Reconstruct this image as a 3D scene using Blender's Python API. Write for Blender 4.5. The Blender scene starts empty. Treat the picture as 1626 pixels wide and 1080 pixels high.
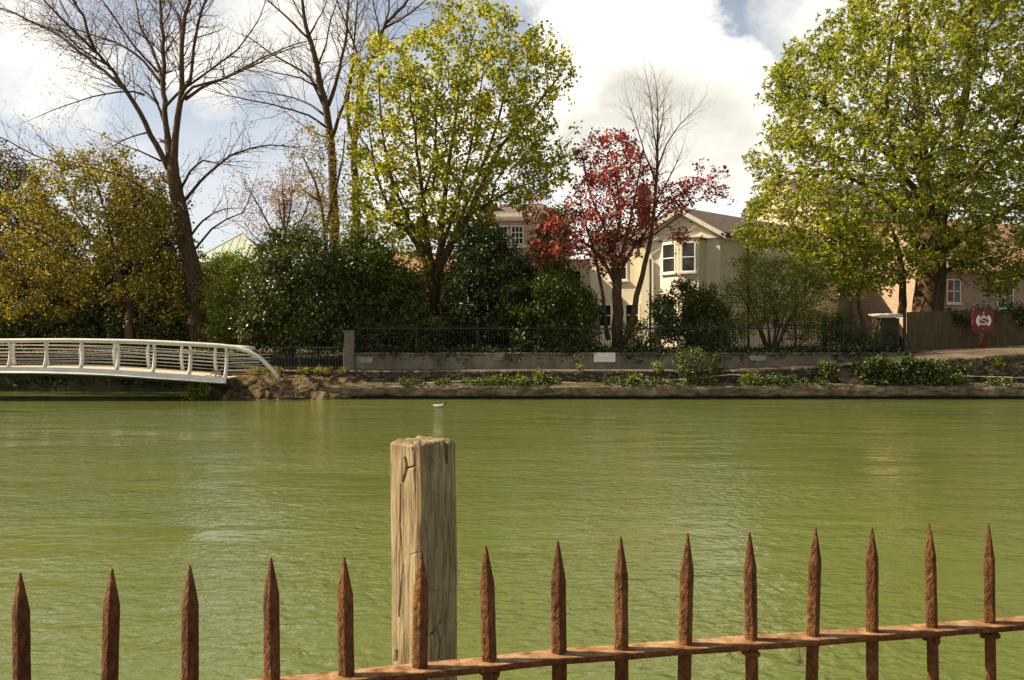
import bpy, math, random
import numpy as np
from mathutils import Vector, noise as mnoise

R = math.radians
random.seed(7)
RNG = np.random.default_rng(11)
SC = bpy.context.scene
COL = SC.collection
F = 1500.0            # focal length in photograph pixels (about 33 mm)
EYE = 2.2             # eye height above the water


def P(px, py, Y):
    """world point seen at photograph pixel (px,py) at distance Y"""
    return Vector(((px - 813.0) / F * Y, Y, EYE - (py - 540.0) / F * Y))


# ------------------------------------------------------------------ materials
def new_mat(name):
    m = bpy.data.materials.new(name)
    m.use_nodes = True
    nt = m.node_tree
    return m, nt, nt.nodes['Principled BSDF'], nt.nodes['Material Output']


def L(nt, a, b):
    nt.links.new(a, b)


def ramp(nt, stops, interp='LINEAR'):
    n = nt.nodes.new('ShaderNodeValToRGB')
    cr = n.color_ramp
    cr.interpolation = interp
    while len(cr.elements) < len(stops):
        cr.elements.new(0.5)
    for e, (p, c) in zip(cr.elements, stops):
        e.position = p
        e.color = (*c, 1) if len(c) == 3 else c
    return n


def tex_noise(nt, scale, stretch=(1, 1, 1), detail=5, rough=0.6, distort=0.0, coord='Object'):
    tc = nt.nodes.new('ShaderNodeTexCoord')
    mp = nt.nodes.new('ShaderNodeMapping')
    mp.inputs['Scale'].default_value = stretch
    L(nt, tc.outputs[coord], mp.inputs['Vector'])
    n = nt.nodes.new('ShaderNodeTexNoise')
    n.inputs['Scale'].default_value = scale
    n.inputs['Detail'].default_value = detail
    n.inputs['Roughness'].default_value = rough
    n.inputs['Distortion'].default_value = distort
    L(nt, mp.outputs['Vector'], n.inputs['Vector'])
    return n


def surf(name, stops, scale=4, stretch=(1, 1, 1), rough=0.8, bump=0.3, bscale=20, bdist=0.02,
         bstretch=None, spec=0.3, detail=6, metallic=0.0, distort=0.0):
    m, nt, b, out = new_mat(name)
    n = tex_noise(nt, scale, stretch, detail, 0.65, distort)
    rp = ramp(nt, stops)
    L(nt, n.outputs['Fac'], rp.inputs['Fac'])
    L(nt, rp.outputs['Color'], b.inputs['Base Color'])
    b.inputs['Roughness'].default_value = rough
    b.inputs['Specular IOR Level'].default_value = spec
    b.inputs['Metallic'].default_value = metallic
    if bump > 0:
        n2 = tex_noise(nt, bscale, bstretch or stretch, 6, 0.65)
        bp = nt.nodes.new('ShaderNodeBump')
        bp.inputs['Strength'].default_value = bump
        bp.inputs['Distance'].default_value = bdist
        L(nt, n2.outputs['Fac'], bp.inputs['Height'])
        L(nt, bp.outputs['Normal'], b.inputs['Normal'])
    return m


def leafmat(name, cols, trans=0.35, rough=0.45, spec=0.4, tcol=None, clump=0.35):
    """leaf: colour differs leaf by leaf and by clump; light passes through"""
    m, nt, b, out = new_mat(name)
    g = nt.nodes.new('ShaderNodeNewGeometry')
    n = tex_noise(nt, 0.55, (1, 1, 1), 2)
    mx = nt.nodes.new('ShaderNodeMath')
    mx.operation = 'MULTIPLY_ADD'
    L(nt, n.outputs['Fac'], mx.inputs[0])
    mx.inputs[1].default_value = clump * 2
    mx.inputs[2].default_value = -clump
    ad = nt.nodes.new('ShaderNodeMath')
    ad.operation = 'ADD'
    L(nt, g.outputs['Random Per Island'], ad.inputs[0])
    L(nt, mx.outputs[0], ad.inputs[1])
    k = len(cols)
    rp = ramp(nt, [(i / (k - 1), c) for i, c in enumerate(cols)])
    L(nt, ad.outputs[0], rp.inputs['Fac'])
    L(nt, rp.outputs['Color'], b.inputs['Base Color'])
    b.inputs['Roughness'].default_value = rough
    b.inputs['Specular IOR Level'].default_value = spec
    t = nt.nodes.new('ShaderNodeBsdfTranslucent')
    hs = nt.nodes.new('ShaderNodeMixRGB')
    hs.blend_type = 'MULTIPLY'
    hs.inputs['Fac'].default_value = 1.0
    L(nt, rp.outputs['Color'], hs.inputs['Color1'])
    hs.inputs['Color2'].default_value = (*(tcol or (2.0, 1.9, 0.7)), 1)
    L(nt, hs.outputs['Color'], t.inputs['Color'])
    ms = nt.nodes.new('ShaderNodeMixShader')
    ms.inputs['Fac'].default_value = trans
    L(nt, b.outputs['BSDF'], ms.inputs[1])
    L(nt, t.outputs['BSDF'], ms.inputs[2])
    L(nt, ms.outputs['Shader'], out.inputs['Surface'])
    return m


M = {}
M['bark'] = surf('bark', [(0.3, (0.030, 0.018, 0.010)), (0.7, (0.115, 0.066, 0.034))], 3, (3, 3, .6), 0.9, 0.8, 9, 0.03, (4, 4, 1))
M['twig'] = surf('twig_bark', [(0.3, (0.050, 0.027, 0.014)), (0.7, (0.13, 0.075, 0.04))], 3, rough=0.9, bump=0)
M['maple_bark'] = surf('maple_bark', [(0.3, (0.035, 0.020, 0.011)), (0.7, (0.12, 0.07, 0.036))], 3, (3, 3, .6), 0.9, 0.6, 9, 0.02)
M['pale_twig'] = surf('pale_twig', [(0.3, (0.17, 0.13, 0.085)), (0.7, (0.30, 0.24, 0.165))], 3, rough=0.9, bump=0)
M['maple'] = leafmat('maple_leaf', [(0.085, 0.115, 0.012), (0.21, 0.23, 0.020), (0.38, 0.36, 0.035)], 0.5, 0.5, 0.3, (1.9, 1.75, 0.7))
M['chestnut'] = leafmat('chestnut_leaf', [(0.055, 0.082, 0.010), (0.165, 0.195, 0.020), (0.38, 0.37, 0.05)], 0.44, 0.45, 0.35, (1.9, 1.8, 0.7))
M['red'] = leafmat('copper_leaf', [(0.07, 0.019, 0.016), (0.17, 0.050, 0.039), (0.31, 0.12, 0.085)], 0.48, 0.5, 0.3, (2.4, 1.1, 0.9))
M['laurel'] = leafmat('laurel_leaf', [(0.016, 0.027, 0.005), (0.055, 0.070, 0.012), (0.13, 0.14, 0.026)], 0.12, 0.36, 0.42)
M['holly'] = leafmat('holly_leaf', [(0.014, 0.024, 0.006), (0.032, 0.048, 0.011), (0.075, 0.092, 0.020)], 0.10, 0.45, 0.3)
M['green'] = leafmat('shrub_leaf', [(0.022, 0.040, 0.006), (0.055, 0.080, 0.011), (0.125, 0.15, 0.020)], 0.28, 0.45, 0.4)
M['fresh'] = leafmat('fresh_leaf', [(0.06, 0.10, 0.012), (0.12, 0.16, 0.018), (0.2, 0.22, 0.03)], 0.35, 0.5, 0.3)
M['olive'] = leafmat('olive_leaf', [(0.058, 0.066, 0.010), (0.16, 0.152, 0.020), (0.35, 0.30, 0.045)], 0.33, 0.5, 0.3, (1.9, 1.6, 0.6))
M['yew'] = leafmat('yew_leaf', [(0.02, 0.022, 0.006), (0.085, 0.07, 0.016), (0.17, 0.13, 0.028)], 0.15, 0.6, 0.2)
M['orange'] = leafmat('orange_bud', [(0.16, 0.075, 0.024), (0.27, 0.14, 0.042), (0.34, 0.22, 0.07)], 0.35, 0.6, 0.2, (1.5, 1.1, 0.7))
M['ivy'] = leafmat('ivy_leaf', [(0.018, 0.034, 0.008), (0.05, 0.075, 0.014), (0.12, 0.14, 0.035)], 0.15, 0.45, 0.3)
M['grass'] = leafmat('grass_blade', [(0.10, 0.12, 0.02), (0.2, 0.18, 0.04), (0.3, 0.24, 0.08)], 0.3, 0.6, 0.2, (1.4, 1.3, 0.7))


# ------------------------------------------------------------------ object helpers
BASE = {}


def tag(o, label=None, cat=None, group=None, kind=None):
    for k, v in (('label', label), ('category', cat), ('group', group), ('kind', kind)):
        if v:
            o[k] = v
    return o


def empty(name, loc, label, cat, group=None):
    o = bpy.data.objects.new(name, None)
    COL.objects.link(o)
    o.location = loc
    o.empty_display_size = 0.2
    BASE[o] = Vector(loc)
    return tag(o, label, cat, group)


def root_base(p):
    while p is not None and p not in BASE:
        p = p.parent
    return BASE[p] if p is not None else Vector((0, 0, 0))


def link(name, me, m, parent=None, smooth=False):
    o = bpy.data.objects.new(name, me)
    COL.objects.link(o)
    if m is not None:
        me.materials.append(m)
    if parent is not None:
        b = root_base(parent)
        n = len(me.vertices)
        co = np.empty(n * 3, dtype=np.float32)
        me.vertices.foreach_get('co', co)
        co = (co.reshape(-1, 3) - np.array(b, dtype=np.float32)).ravel()
        me.vertices.foreach_set('co', co)
        o.parent = parent
    if smooth:
        me.polygons.foreach_set('use_smooth', np.ones(len(me.polygons), dtype=bool))
    me.update()
    return o


def np_mesh(name, v, f):
    """v (N,3), f (M,k) arrays"""
    v = np.asarray(v, dtype=np.float32)
    f = np.asarray(f, dtype=np.int32)
    me = bpy.data.meshes.new(name)
    k = f.shape[1]
    me.vertices.add(len(v))
    me.vertices.foreach_set('co', v.ravel())
    me.loops.add(f.size)
    me.loops.foreach_set('vertex_index', f.ravel())
    me.polygons.add(len(f))
    me.polygons.foreach_set('loop_start', np.arange(0, f.size, k, dtype=np.int32))
    me.polygons.foreach_set('loop_total', np.full(len(f), k, dtype=np.int32))
    me.update(calc_edges=True)
    return me


class MB:
    def __init__(s):
        s.v, s.f = [], []

    def quad8(s, c):
        i = len(s.v)
        s.v += [tuple(p) for p in c]
        s.f += [(i, i + 3, i + 2, i + 1), (i + 4, i + 5, i + 6, i + 7)] + \
               [(i + k, i + (k + 1) % 4, i + 4 + (k + 1) % 4, i + 4 + k) for k in range(4)]
        return s

    def box(s, x0, x1, y0, y1, z0, z1):
        return s.quad8([(x0, y0, z0), (x1, y0, z0), (x1, y1, z0), (x0, y1, z0),
                        (x0, y0, z1), (x1, y0, z1), (x1, y1, z1), (x0, y1, z1)])

    def obox(s, o, a, b, c):
        """box at origin o with edge vectors a,b,c"""
        o, a, b, c = Vector(o), Vector(a), Vector(b), Vector(c)
        return s.quad8([o, o + a, o + a + b, o + b, o + c, o + a + c, o + a + b + c, o + b + c])

    def poly(s, pts):
        i = len(s.v)
        s.v += [tuple(p) for p in pts]
        s.f.append(tuple(range(i, i + len(pts))))
        return s

    def prism(s, pts, d):
        """polygon pts extruded by vector d"""
        d = Vector(d)
        n = len(pts)
        i = len(s.v)
        s.v += [tuple(p) for p in pts] + [tuple(Vector(p) + d) for p in pts]
        s.f.append(tuple(range(i + n - 1, i - 1, -1)))
        s.f.append(tuple(range(i + n, i + 2 * n)))
        s.f += [(i + k, i + (k + 1) % n, i + n + (k + 1) % n, i + n + k) for k in range(n)]
        return s

    def tube(s, pts, rad, n=8, cap=True):
        pts = [Vector(p) for p in pts]
        if not hasattr(rad, '__len__'):
            rad = [rad] * len(pts)
        i0 = len(s.v)
        ref = None
        for k, p in enumerate(pts):
            t = (pts[min(k + 1, len(pts) - 1)] - pts[max(k - 1, 0)]).normalized()
            if ref is None:
                ref = t.orthogonal().normalized()
            u = (ref - t * ref.dot(t))
            u = u.normalized() if u.length > 1e-6 else t.orthogonal().normalized()
            ref = u
            w = t.cross(u)
            for j in range(n):
                a = 2 * math.pi * j / n
                s.v.append(tuple(p + (u * math.cos(a) + w * math.sin(a)) * rad[k]))
        for k in range(len(pts) - 1):
            for j in range(n):
                a = i0 + k * n + j
                b = i0 + k * n + (j + 1) % n
                s.f.append((a, b, b + n, a + n))
        if cap:
            s.f.append(tuple(i0 + j for j in range(n - 1, -1, -1)))
            e = i0 + (len(pts) - 1) * n
            s.f.append(tuple(e + j for j in range(n)))
        return s

    def build(s, name, m, parent=None, smooth=False):
        me = bpy.data.meshes.new(name)
        me.from_pydata(s.v, [], s.f)
        me.update()
        return link(name, me, m, parent, smooth)


def spline(pts, step):
    """Catmull-Rom resample of a list of n-vectors (numpy)"""
    pts = np.asarray(pts, float)
    q = np.vstack([2 * pts[0] - pts[1], pts, 2 * pts[-1] - pts[-2]])
    out = []
    for i in range(1, len(q) - 2):
        p0, p1, p2, p3 = q[i - 1], q[i], q[i + 1], q[i + 2]
        n = max(1, int(np.linalg.norm((p2 - p1)[:3]) / step))
        for k in range(n):
            t = k / n
            out.append(0.5 * ((2 * p1) + (-p0 + p2) * t + (2 * p0 - 5 * p1 + 4 * p2 - p3) * t * t + (-p0 + 3 * p1 - 3 * p2 + p3) * t ** 3))
    out.append(pts[-1])
    return np.array(out)


def edge_tubes(p0, p1, r0, r1, n):
    """many separate tapered segments as one array mesh"""
    p0, p1 = np.asarray(p0, float), np.asarray(p1, float)
    t = p1 - p0
    t /= np.maximum(np.linalg.norm(t, axis=1, keepdims=True), 1e-9)
    ref = np.where(np.abs(t[:, 2:3]) < 0.9, np.array([[0, 0, 1.]]), np.array([[1., 0, 0]]))
    u = np.cross(t, ref)
    u /= np.linalg.norm(u, axis=1, keepdims=True)
    w = np.cross(t, u)
    N = len(p0)
    V = np.empty((N, 2 * n, 3))
    for j in range(n):
        a = 2 * math.pi * j / n
        d = u * math.cos(a) + w * math.sin(a)
        V[:, j] = p0 + d * np.asarray(r0)[:, None]
        V[:, n + j] = p1 + d * np.asarray(r1)[:, None]
    b = np.arange(N)[:, None] * 2 * n
    fs = [b + np.array([[j, (j + 1) % n, n + (j + 1) % n, n + j]]) for j in range(n)]
    return V.reshape(-1, 3), np.concatenate(fs, 0)


def nrm(a):
    return a / np.maximum(np.linalg.norm(a, axis=1, keepdims=True), 1e-9)


def leaf_arrays(centers, per, spread, length, width, up=0.6, droop=0.0, fold=0.18, palmate=0, flat=1.0):
    """leaf blades (two triangles folded along the midrib) scattered round the given points"""
    c = np.repeat(np.asarray(centers, float), per, axis=0)
    N = len(c)
    off = RNG.normal(size=(N, 3)) * spread
    off[:, 2] *= flat
    c = c + off
    cn = nrm(RNG.normal(size=(len(centers), 3)) + np.array([[0, 0, up * 2]]))
    nn = nrm(np.repeat(cn, per, axis=0) + RNG.normal(size=(N, 3)) * .42)
    t = nrm(np.cross(nn, RNG.normal(size=(N, 3))))
    if palmate:
        s = nrm(np.cross(nn, t))
        angs = np.linspace(-1.9, 1.9, palmate)
        c = np.repeat(c, palmate, 0)
        a = np.tile(angs, N)[:, None]
        t2 = np.repeat(t, palmate, 0) * np.cos(a) + np.repeat(s, palmate, 0) * np.sin(a)
        nn = np.repeat(nn, palmate, 0)
        dr = (droop + RNG.random((len(c), 1)) * 0.35)
        t = nrm(t2 - nn * dr)
        nn = nrm(nn + t2 * dr)
        N = len(c)
    elif droop:
        t = nrm(t - np.array([[0, 0, droop]]))
        nn = nrm(np.cross(t, np.cross(nn, t)))
    s = np.cross(nn, t)
    l = (length * (0.65 + 0.7 * RNG.random((N, 1))))
    w = width * l / length * 0.5
    V = np.empty((N, 4, 3))
    V[:, 0] = c
    V[:, 1] = c + t * l * 0.5 + s * w + nn * l * fold
    V[:, 2] = c + t * l
    V[:, 3] = c + t * l * 0.5 - s * w + nn * l * fold
    b = np.arange(N)[:, None] * 4
    f = np.concatenate([b + np.array([[0, 1, 2]]), b + np.array([[0, 2, 3]])], 0)
    return V.reshape(-1, 3), f


# ------------------------------------------------------------------ crowns
def in_poly(x, y, poly):
    r = np.zeros(len(x), bool)
    n = len(poly)
    j = n - 1
    for i in range(n):
        xi, yi = poly[i]
        xj, yj = poly[j]
        c = ((yi > y) != (yj > y)) & (x < (xj - xi) * (y - yi) / ((yj - yi) or 1e-9) + xi)
        r ^= c
        j = i
    return r


def edge_dist(x, y, poly):
    d = np.full(len(x), 1e9)
    for i in range(len(poly)):
        a = np.array(poly[i - 1], float)
        b = np.array(poly[i], float)
        ab = b - a
        t = np.clip(((x - a[0]) * ab[0] + (y - a[1]) * ab[1]) / (ab @ ab), 0, 1)
        d = np.minimum(d, np.hypot(x - a[0] - t * ab[0], y - a[1] - t * ab[1]))
    return d


def fill_crown(poly, Y, n, depth, clump_freq=0.6, thr=-0.1, shell=0.7, warp=1.0):
    """n points in a solid crown: outline poly seen at distance Y, rounded in depth"""
    xs = [p[0] for p in poly]
    ys = [p[1] for p in poly]
    res = []
    tries = 0
    off = Vector(RNG.random(3) * 50)
    while len(res) < n and tries < 60:
        tries += 1
        x = RNG.uniform(min(xs), max(xs), n * 2)
        y = RNG.uniform(min(ys), max(ys), n * 2)
        wx = np.array([mnoise.noise(Vector((a * .018, b * .018, off.x))) * 24 + mnoise.noise(Vector((a * .06, b * .06, off.y))) * 12 for a, b in zip(x, y)]) * warp
        wx += np.array([mnoise.noise(Vector((a * .16, b * .16, off.y + 4))) * 9 for a, b in zip(x, y)]) * warp
        wy = np.array([mnoise.noise(Vector((a * .018, b * .018, off.z))) * 24 + mnoise.noise(Vector((a * .06, b * .06, off.x + 9))) * 12 for a, b in zip(x, y)]) * warp
        k = in_poly(x + wx, y + wy, poly)
        x, y = x[k], y[k]
        d = edge_dist(x, y, poly) * Y / F
        half = np.minimum(depth, 0.25 + np.sqrt(np.maximum(d, 0) * 2 * depth))
        s = RNG.uniform(-1, 1, len(x))
        s = np.sign(s) * np.abs(s) ** shell
        for px, py, dy in zip(x, y, s * half):
            p = P(px, py, Y)
            p = Vector((p.x, Y + dy, p.z))
            pz = Vector((p.x, p.y, p.z * 1.7)) * clump_freq + off
            if mnoise.noise(pz) + .45 * mnoise.noise(pz * 2.3) > thr:
                res.append(p)
                if len(res) >= n:
                    break
    return np.array(res)


def limb_points(limbs, Y, step=0.45):
    """limbs: list of (pixel polyline, start width px, end width px, depth offset of the tip)"""
    out = []
    for pts, w0, w1, dy, *rest in limbs:
        d0 = rest[0] if rest else 0.0
        n = len(pts)
        arr = []
        for i, (px, py) in enumerate(pts):
            t = i / (n - 1)
            yy = Y + d0 + (dy - d0) * t
            p = P(px, py, Y)
            arr.append((p.x, yy, p.z, (w0 + (w1 - w0) * t ** 0.8) * Y / F * 0.5))
        a = spline(arr, step)
        a[1:, :3] += RNG.normal(size=(len(a) - 1, 3)) * 0.02 * np.minimum(1, a[1:, 3:4] * 12)
        out.append(a)
    return out


def limbs_mesh(limbs, n=9):
    b = MB()
    for a in limbs:
        b.tube([tuple(q[:3]) for q in a], [max(q[3], 0.006) for q in a], n)
    return b


def grow(limbs, targets, bal=0.35, step=0.5, up=0.06, rtip=0.006, expo=2.4):
    """join every target to the limbs by the cheapest branch; returns segments with radii"""
    pos, plen, par, cap = [], [], [], []
    for a in limbs:
        base = len(pos)
        acc = 0.0
        for i, q in enumerate(a):
            if i:
                acc += np.linalg.norm(q[:3] - a[i - 1][:3])
            pos.append(q[:3])
            plen.append(acc)
            par.append(-1)
            cap.append(q[3])
    nl = len(pos)
    pos = [np.array(p) for p in pos]
    T = np.asarray(targets, float)
    A = np.array(pos)
    pl = np.array(plen)
    best = np.full(len(T), 1e9)
    bi = np.zeros(len(T), int)
    for i in range(len(T)):
        c = np.linalg.norm(A - T[i], axis=1) + bal * pl
        bi[i] = int(np.argmin(c))
        best[i] = c[bi[i]]
    alive = np.ones(len(T), bool)
    for _ in range(len(T)):
        k = int(np.argmin(np.where(alive, best, 1e9)))
        alive[k] = False
        a = pos[bi[k]]
        b = T[k]
        d = np.linalg.norm(b - a)
        m = max(1, int(d / step))
        prev = bi[k]
        bow = np.array([RNG.normal() * 0.06, RNG.normal() * 0.06, -up - 0.05 * RNG.random()]) * d
        for j in range(1, m + 1):
            t = j / m
            q = a + (b - a) * t + bow * math.sin(math.pi * t)
            pos.append(q)
            par.append(prev)
            plen.append(plen[prev] + d / m)
            cap.append(None)
            i = len(pos) - 1
            c = np.linalg.norm(T - q, axis=1) + bal * plen[i]
            up_ = alive & (c < best)
            best[up_] = c[up_]
            bi[up_] = i
            prev = i
    n = len(pos)
    w = np.zeros(n)
    kids = np.zeros(n, bool)
    for i in range(n - 1, nl - 1, -1):
        if not kids[i]:
            w[i] = rtip ** expo
        w[par[i]] += w[i]
        kids[par[i]] = True
    r = w ** (1 / expo)
    p0, p1, r0, r1 = [], [], [], []
    for i in range(nl, n):
        p0.append(pos[par[i]])
        p1.append(pos[i])
        ra = r[par[i]] if par[i] >= nl else min(r[i] * 1.15, max(cap[par[i]] * 0.8, r[i] * .6))
        if par[i] >= nl:
            ra = min(ra, r[i] * 1.25)
        r0.append(ra)
        r1.append(r[i])
    return np.array(p0), np.array(p1), np.array(r0), np.array(r1)


def crown_obj(centers, m, parent, name='crown', **kw):
    v, f = leaf_arrays(centers, **kw)
    return link(name, np_mesh(name, v, f), m, parent)


def leafy_tree(name, label, cat, base, Y, limbs, poly, n, depth, leaf, leafkw, bark='maple_bark', group=None,
               bal=0.35, thr=-0.1, clump=0.6, shell=0.7, rtip=0.006, crown='crown', step=0.5, warp=1.0, wood='trunk'):
    """tapered trunk and traced limbs, branches grown through the crown, leaves on the branch ends"""
    b = P(base[0], base[1], Y)
    e = empty(name, b, label, cat, group)
    lp = limb_points(limbs, Y)
    pts = fill_crown(poly, Y, n, depth, clump, thr, shell, warp)
    mb = limbs_mesh(lp)
    p0, p1, r0, r1 = grow(lp, pts, bal, step, rtip=rtip)
    for k, ns in ((r0 > .03, 6), (r0 <= .03, 4)):
        if k.any():
            v, f = edge_tubes(p0[k], p1[k], r0[k], r1[k], ns)
            i0 = len(mb.v)
            mb.v += v.tolist()
            mb.f += (f + i0).tolist()
    mb.build(wood, M[bark], e, True)
    crown_obj(pts, M[leaf], e, crown, **leafkw)
    return e


# ------------------------------------------------------------------ camera, sun, sky
cam = bpy.data.cameras.new('camera')
cam.sensor_fit = 'HORIZONTAL'
cam.sensor_width = 36
cam.lens = F / 1626 * 36
cam.clip_start = 0.05
cam.clip_end = 3000
co = bpy.data.objects.new('camera', cam)
co.location = (0, 0, EYE)
co.rotation_euler = (R(90), 0, 0)
COL.objects.link(co)
SC.camera = co

SUN_EL = R(41)
SUN_AZ = R(-84)     # from +Y (view direction) towards -X
sdir = Vector((math.sin(SUN_AZ) * math.cos(SUN_EL), math.cos(SUN_AZ) * math.cos(SUN_EL), math.sin(SUN_EL)))
sl = bpy.data.lights.new('sun', 'SUN')
sl.energy = 5.0
sl.angle = R(0.5)
sl.color = (1.0, 0.84, 0.58)
so = bpy.data.objects.new('sun', sl)
so.rotation_euler = sdir.to_track_quat('Z', 'Y').to_euler()
so.location = (-20, 10, 30)
COL.objects.link(so)

SC.view_settings.view_transform = 'Standard'
SC.view_settings.look = 'None'
SC.view_settings.gamma = 1
SC.view_settings.exposure = 1.15


def make_world():
    w = bpy.data.worlds.new('World')
    SC.world = w
    w.use_nodes = True
    nt = w.node_tree
    bg = nt.nodes['Background']
    sky = nt.nodes.new('ShaderNodeTexSky')
    sky.sky_type = 'NISHITA'
    sky.sun_disc = False
    sky.sun_elevation = SUN_EL
    sky.sun_rotation = SUN_AZ
    sky.air_density = 1.0
    sky.dust_density = 1.6
    sky.ozone_density = 1.0
    bg.inputs['Strength'].default_value = 0.055
    tc = nt.nodes.new('ShaderNodeTexCoord')
    nv = nt.nodes.new('ShaderNodeVectorMath')
    nv.operation = 'NORMALIZE'
    L(nt, tc.outputs['Generated'], nv.inputs[0])

    def math_(op, a, b=None, c=None, clamp=False):
        n = nt.nodes.new('ShaderNodeMath')
        n.operation = op
        n.use_clamp = clamp
        for i, x in enumerate((a, b, c)):
            if x is None:
                continue
            if isinstance(x, (int, float)):
                n.inputs[i].default_value = x
            else:
                L(nt, x, n.inputs[i])
        return n.outputs[0]

    def noise_(scale, detail, rough, z=1.0, off=(0, 0, 0)):
        mp = nt.nodes.new('ShaderNodeMapping')
        mp.inputs['Scale'].default_value = (1, 1, z)
        mp.inputs['Location'].default_value = off
        L(nt, nv.outputs[0], mp.inputs['Vector'])
        n = nt.nodes.new('ShaderNodeTexNoise')
        n.inputs['Scale'].default_value = scale
        n.inputs['Detail'].default_value = detail
        n.inputs['Roughness'].default_value = rough
        L(nt, mp.outputs['Vector'], n.inputs['Vector'])
        return n.outputs['Fac']

    def blob(px, py, r):
        d = Vector(((px - 813) / F, 1, (540 - py) / F)).normalized()
        dp = nt.nodes.new('ShaderNodeVectorMath')
        dp.operation = 'DISTANCE'
        L(nt, nv.outputs[0], dp.inputs[0])
        dp.inputs[1].default_value = d
        # 1 at the centre, 0 at the rim
        return math_('MULTIPLY_ADD', dp.outputs['Value'], -F / r, 1.0, clamp=True)

    def union(bl):
        v = None
        for b in bl:
            x = blob(*b)
            v = x if v is None else math_('MAXIMUM', v, x)
        return v

    big = union([(955, 85, 150), (1050, 110, 190), (1165, 150, 130), (1010, 220, 200), (1130, 200, 160),
                 (925, 190, 140), (1180, 330, 110), (1060, 20, 110), (960, 10, 120), (1010, 380, 190), (1260, 260, 130), (1230, 380, 170)])
    thin = union([(1300, 25, 130), (1400, 60, 160), (15, 70, 130), (90, 120, 110), (400, 40, 130), (345, 85, 110), (470, 60, 120),
                  (700, 250, 200), (1560, 220, 260)])
    fine = noise_(9.0, 8, 0.62, 1.4)
    soft = noise_(3.2, 6, 0.6, 2.2, (3.1, 1.7, 0.4))
    # unseen clouds added behind the camera as fill light for surfaces facing it
    upz = nt.nodes.new('ShaderNodeSeparateXYZ')
    L(nt, nv.outputs[0], upz.inputs[0])
    behind = math_('MULTIPLY', math_('MULTIPLY_ADD', upz.outputs['Y'], -3.0, 0.3, clamp=True), math_('MULTIPLY_ADD', upz.outputs['Z'], -2.5, 2.4, clamp=True))
    rest = math_('MULTIPLY', math_('MULTIPLY', math_('MULTIPLY_ADD', soft, 4.0, -1.35, clamp=True), 0.78), behind)
    d1 = math_('MULTIPLY_ADD', math_('SUBTRACT', fine, 0.5), 1.7, math_('MULTIPLY', big, 1.5))
    d1 = math_('MULTIPLY_ADD', d1, 4.5, -1.75, clamp=True)
    d2 = math_('MULTIPLY_ADD', math_('SUBTRACT', fine, 0.5), 1.9, math_('MULTIPLY', thin, 1.15))
    d2 = math_('MULTIPLY', math_('MULTIPLY_ADD', d2, 1.7, -0.25, clamp=True), 0.85)
    # low milky veil near the horizon
    veil = math_('MULTIPLY_ADD', upz.outputs['Z'], -2.1, 1.0, clamp=True)
    veil = math_('MULTIPLY', math_('MULTIPLY', veil, math_('MULTIPLY_ADD', soft, 1.2, 0.28, clamp=True)), math_('MULTIPLY_ADD', upz.outputs['Y'], 2.0, 0.1, clamp=True))
    dens = math_('MAXIMUM', math_('MAXIMUM', d1, d2), rest)
    # cloud body: bright rims and tops, greyer hollows
    grey = union([(1040, 215, 150), (1130, 230, 130), (950, 240, 110), (1000, 170, 90)])
    body = math_('MULTIPLY_ADD', noise_(6.5, 7, 0.6, 1.6, (0.3, 0.2, 0.16)), 1.6, -0.45, clamp=True)
    g = math_('MULTIPLY', math_('MULTIPLY', grey, 1.9, clamp=True), math_('ADD', math_('MULTIPLY', body, 0.8), 0.35), clamp=True)
    g = math_('MAXIMUM', g, math_('MULTIPLY', math_('SUBTRACT', 1.0, body), 0.42))
    cc = nt.nodes.new('ShaderNodeMixRGB')
    cc.inputs['Color1'].default_value = (12.2, 11.7, 10.6, 1)
    cc.inputs['Color2'].default_value = (4.7, 4.45, 3.95, 1)
    L(nt, g, cc.inputs['Fac'])
    mx = nt.nodes.new('ShaderNodeMixRGB')
    L(nt, dens, mx.inputs['Fac'])
    tint = nt.nodes.new('ShaderNodeMixRGB')
    tint.blend_type = 'MULTIPLY'
    tint.inputs['Fac'].default_value = 1
    tint.inputs['Color2'].default_value = (1.06, 1.0, 0.93, 1)
    L(nt, sky.outputs['Color'], tint.inputs['Color1'])
    vm = nt.nodes.new('ShaderNodeMixRGB')
    vm.inputs['Color2'].default_value = (8.0, 8.2, 8.5, 1)
    L(nt, veil, vm.inputs['Fac'])
    L(nt, tint.outputs['Color'], vm.inputs['Color1'])
    L(nt, vm.outputs['Color'], mx.inputs['Color1'])
    L(nt, cc.outputs['Color'], mx.inputs['Color2'])
    L(nt, mx.outputs['Color'], bg.inputs['Color'])


make_world()


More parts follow.
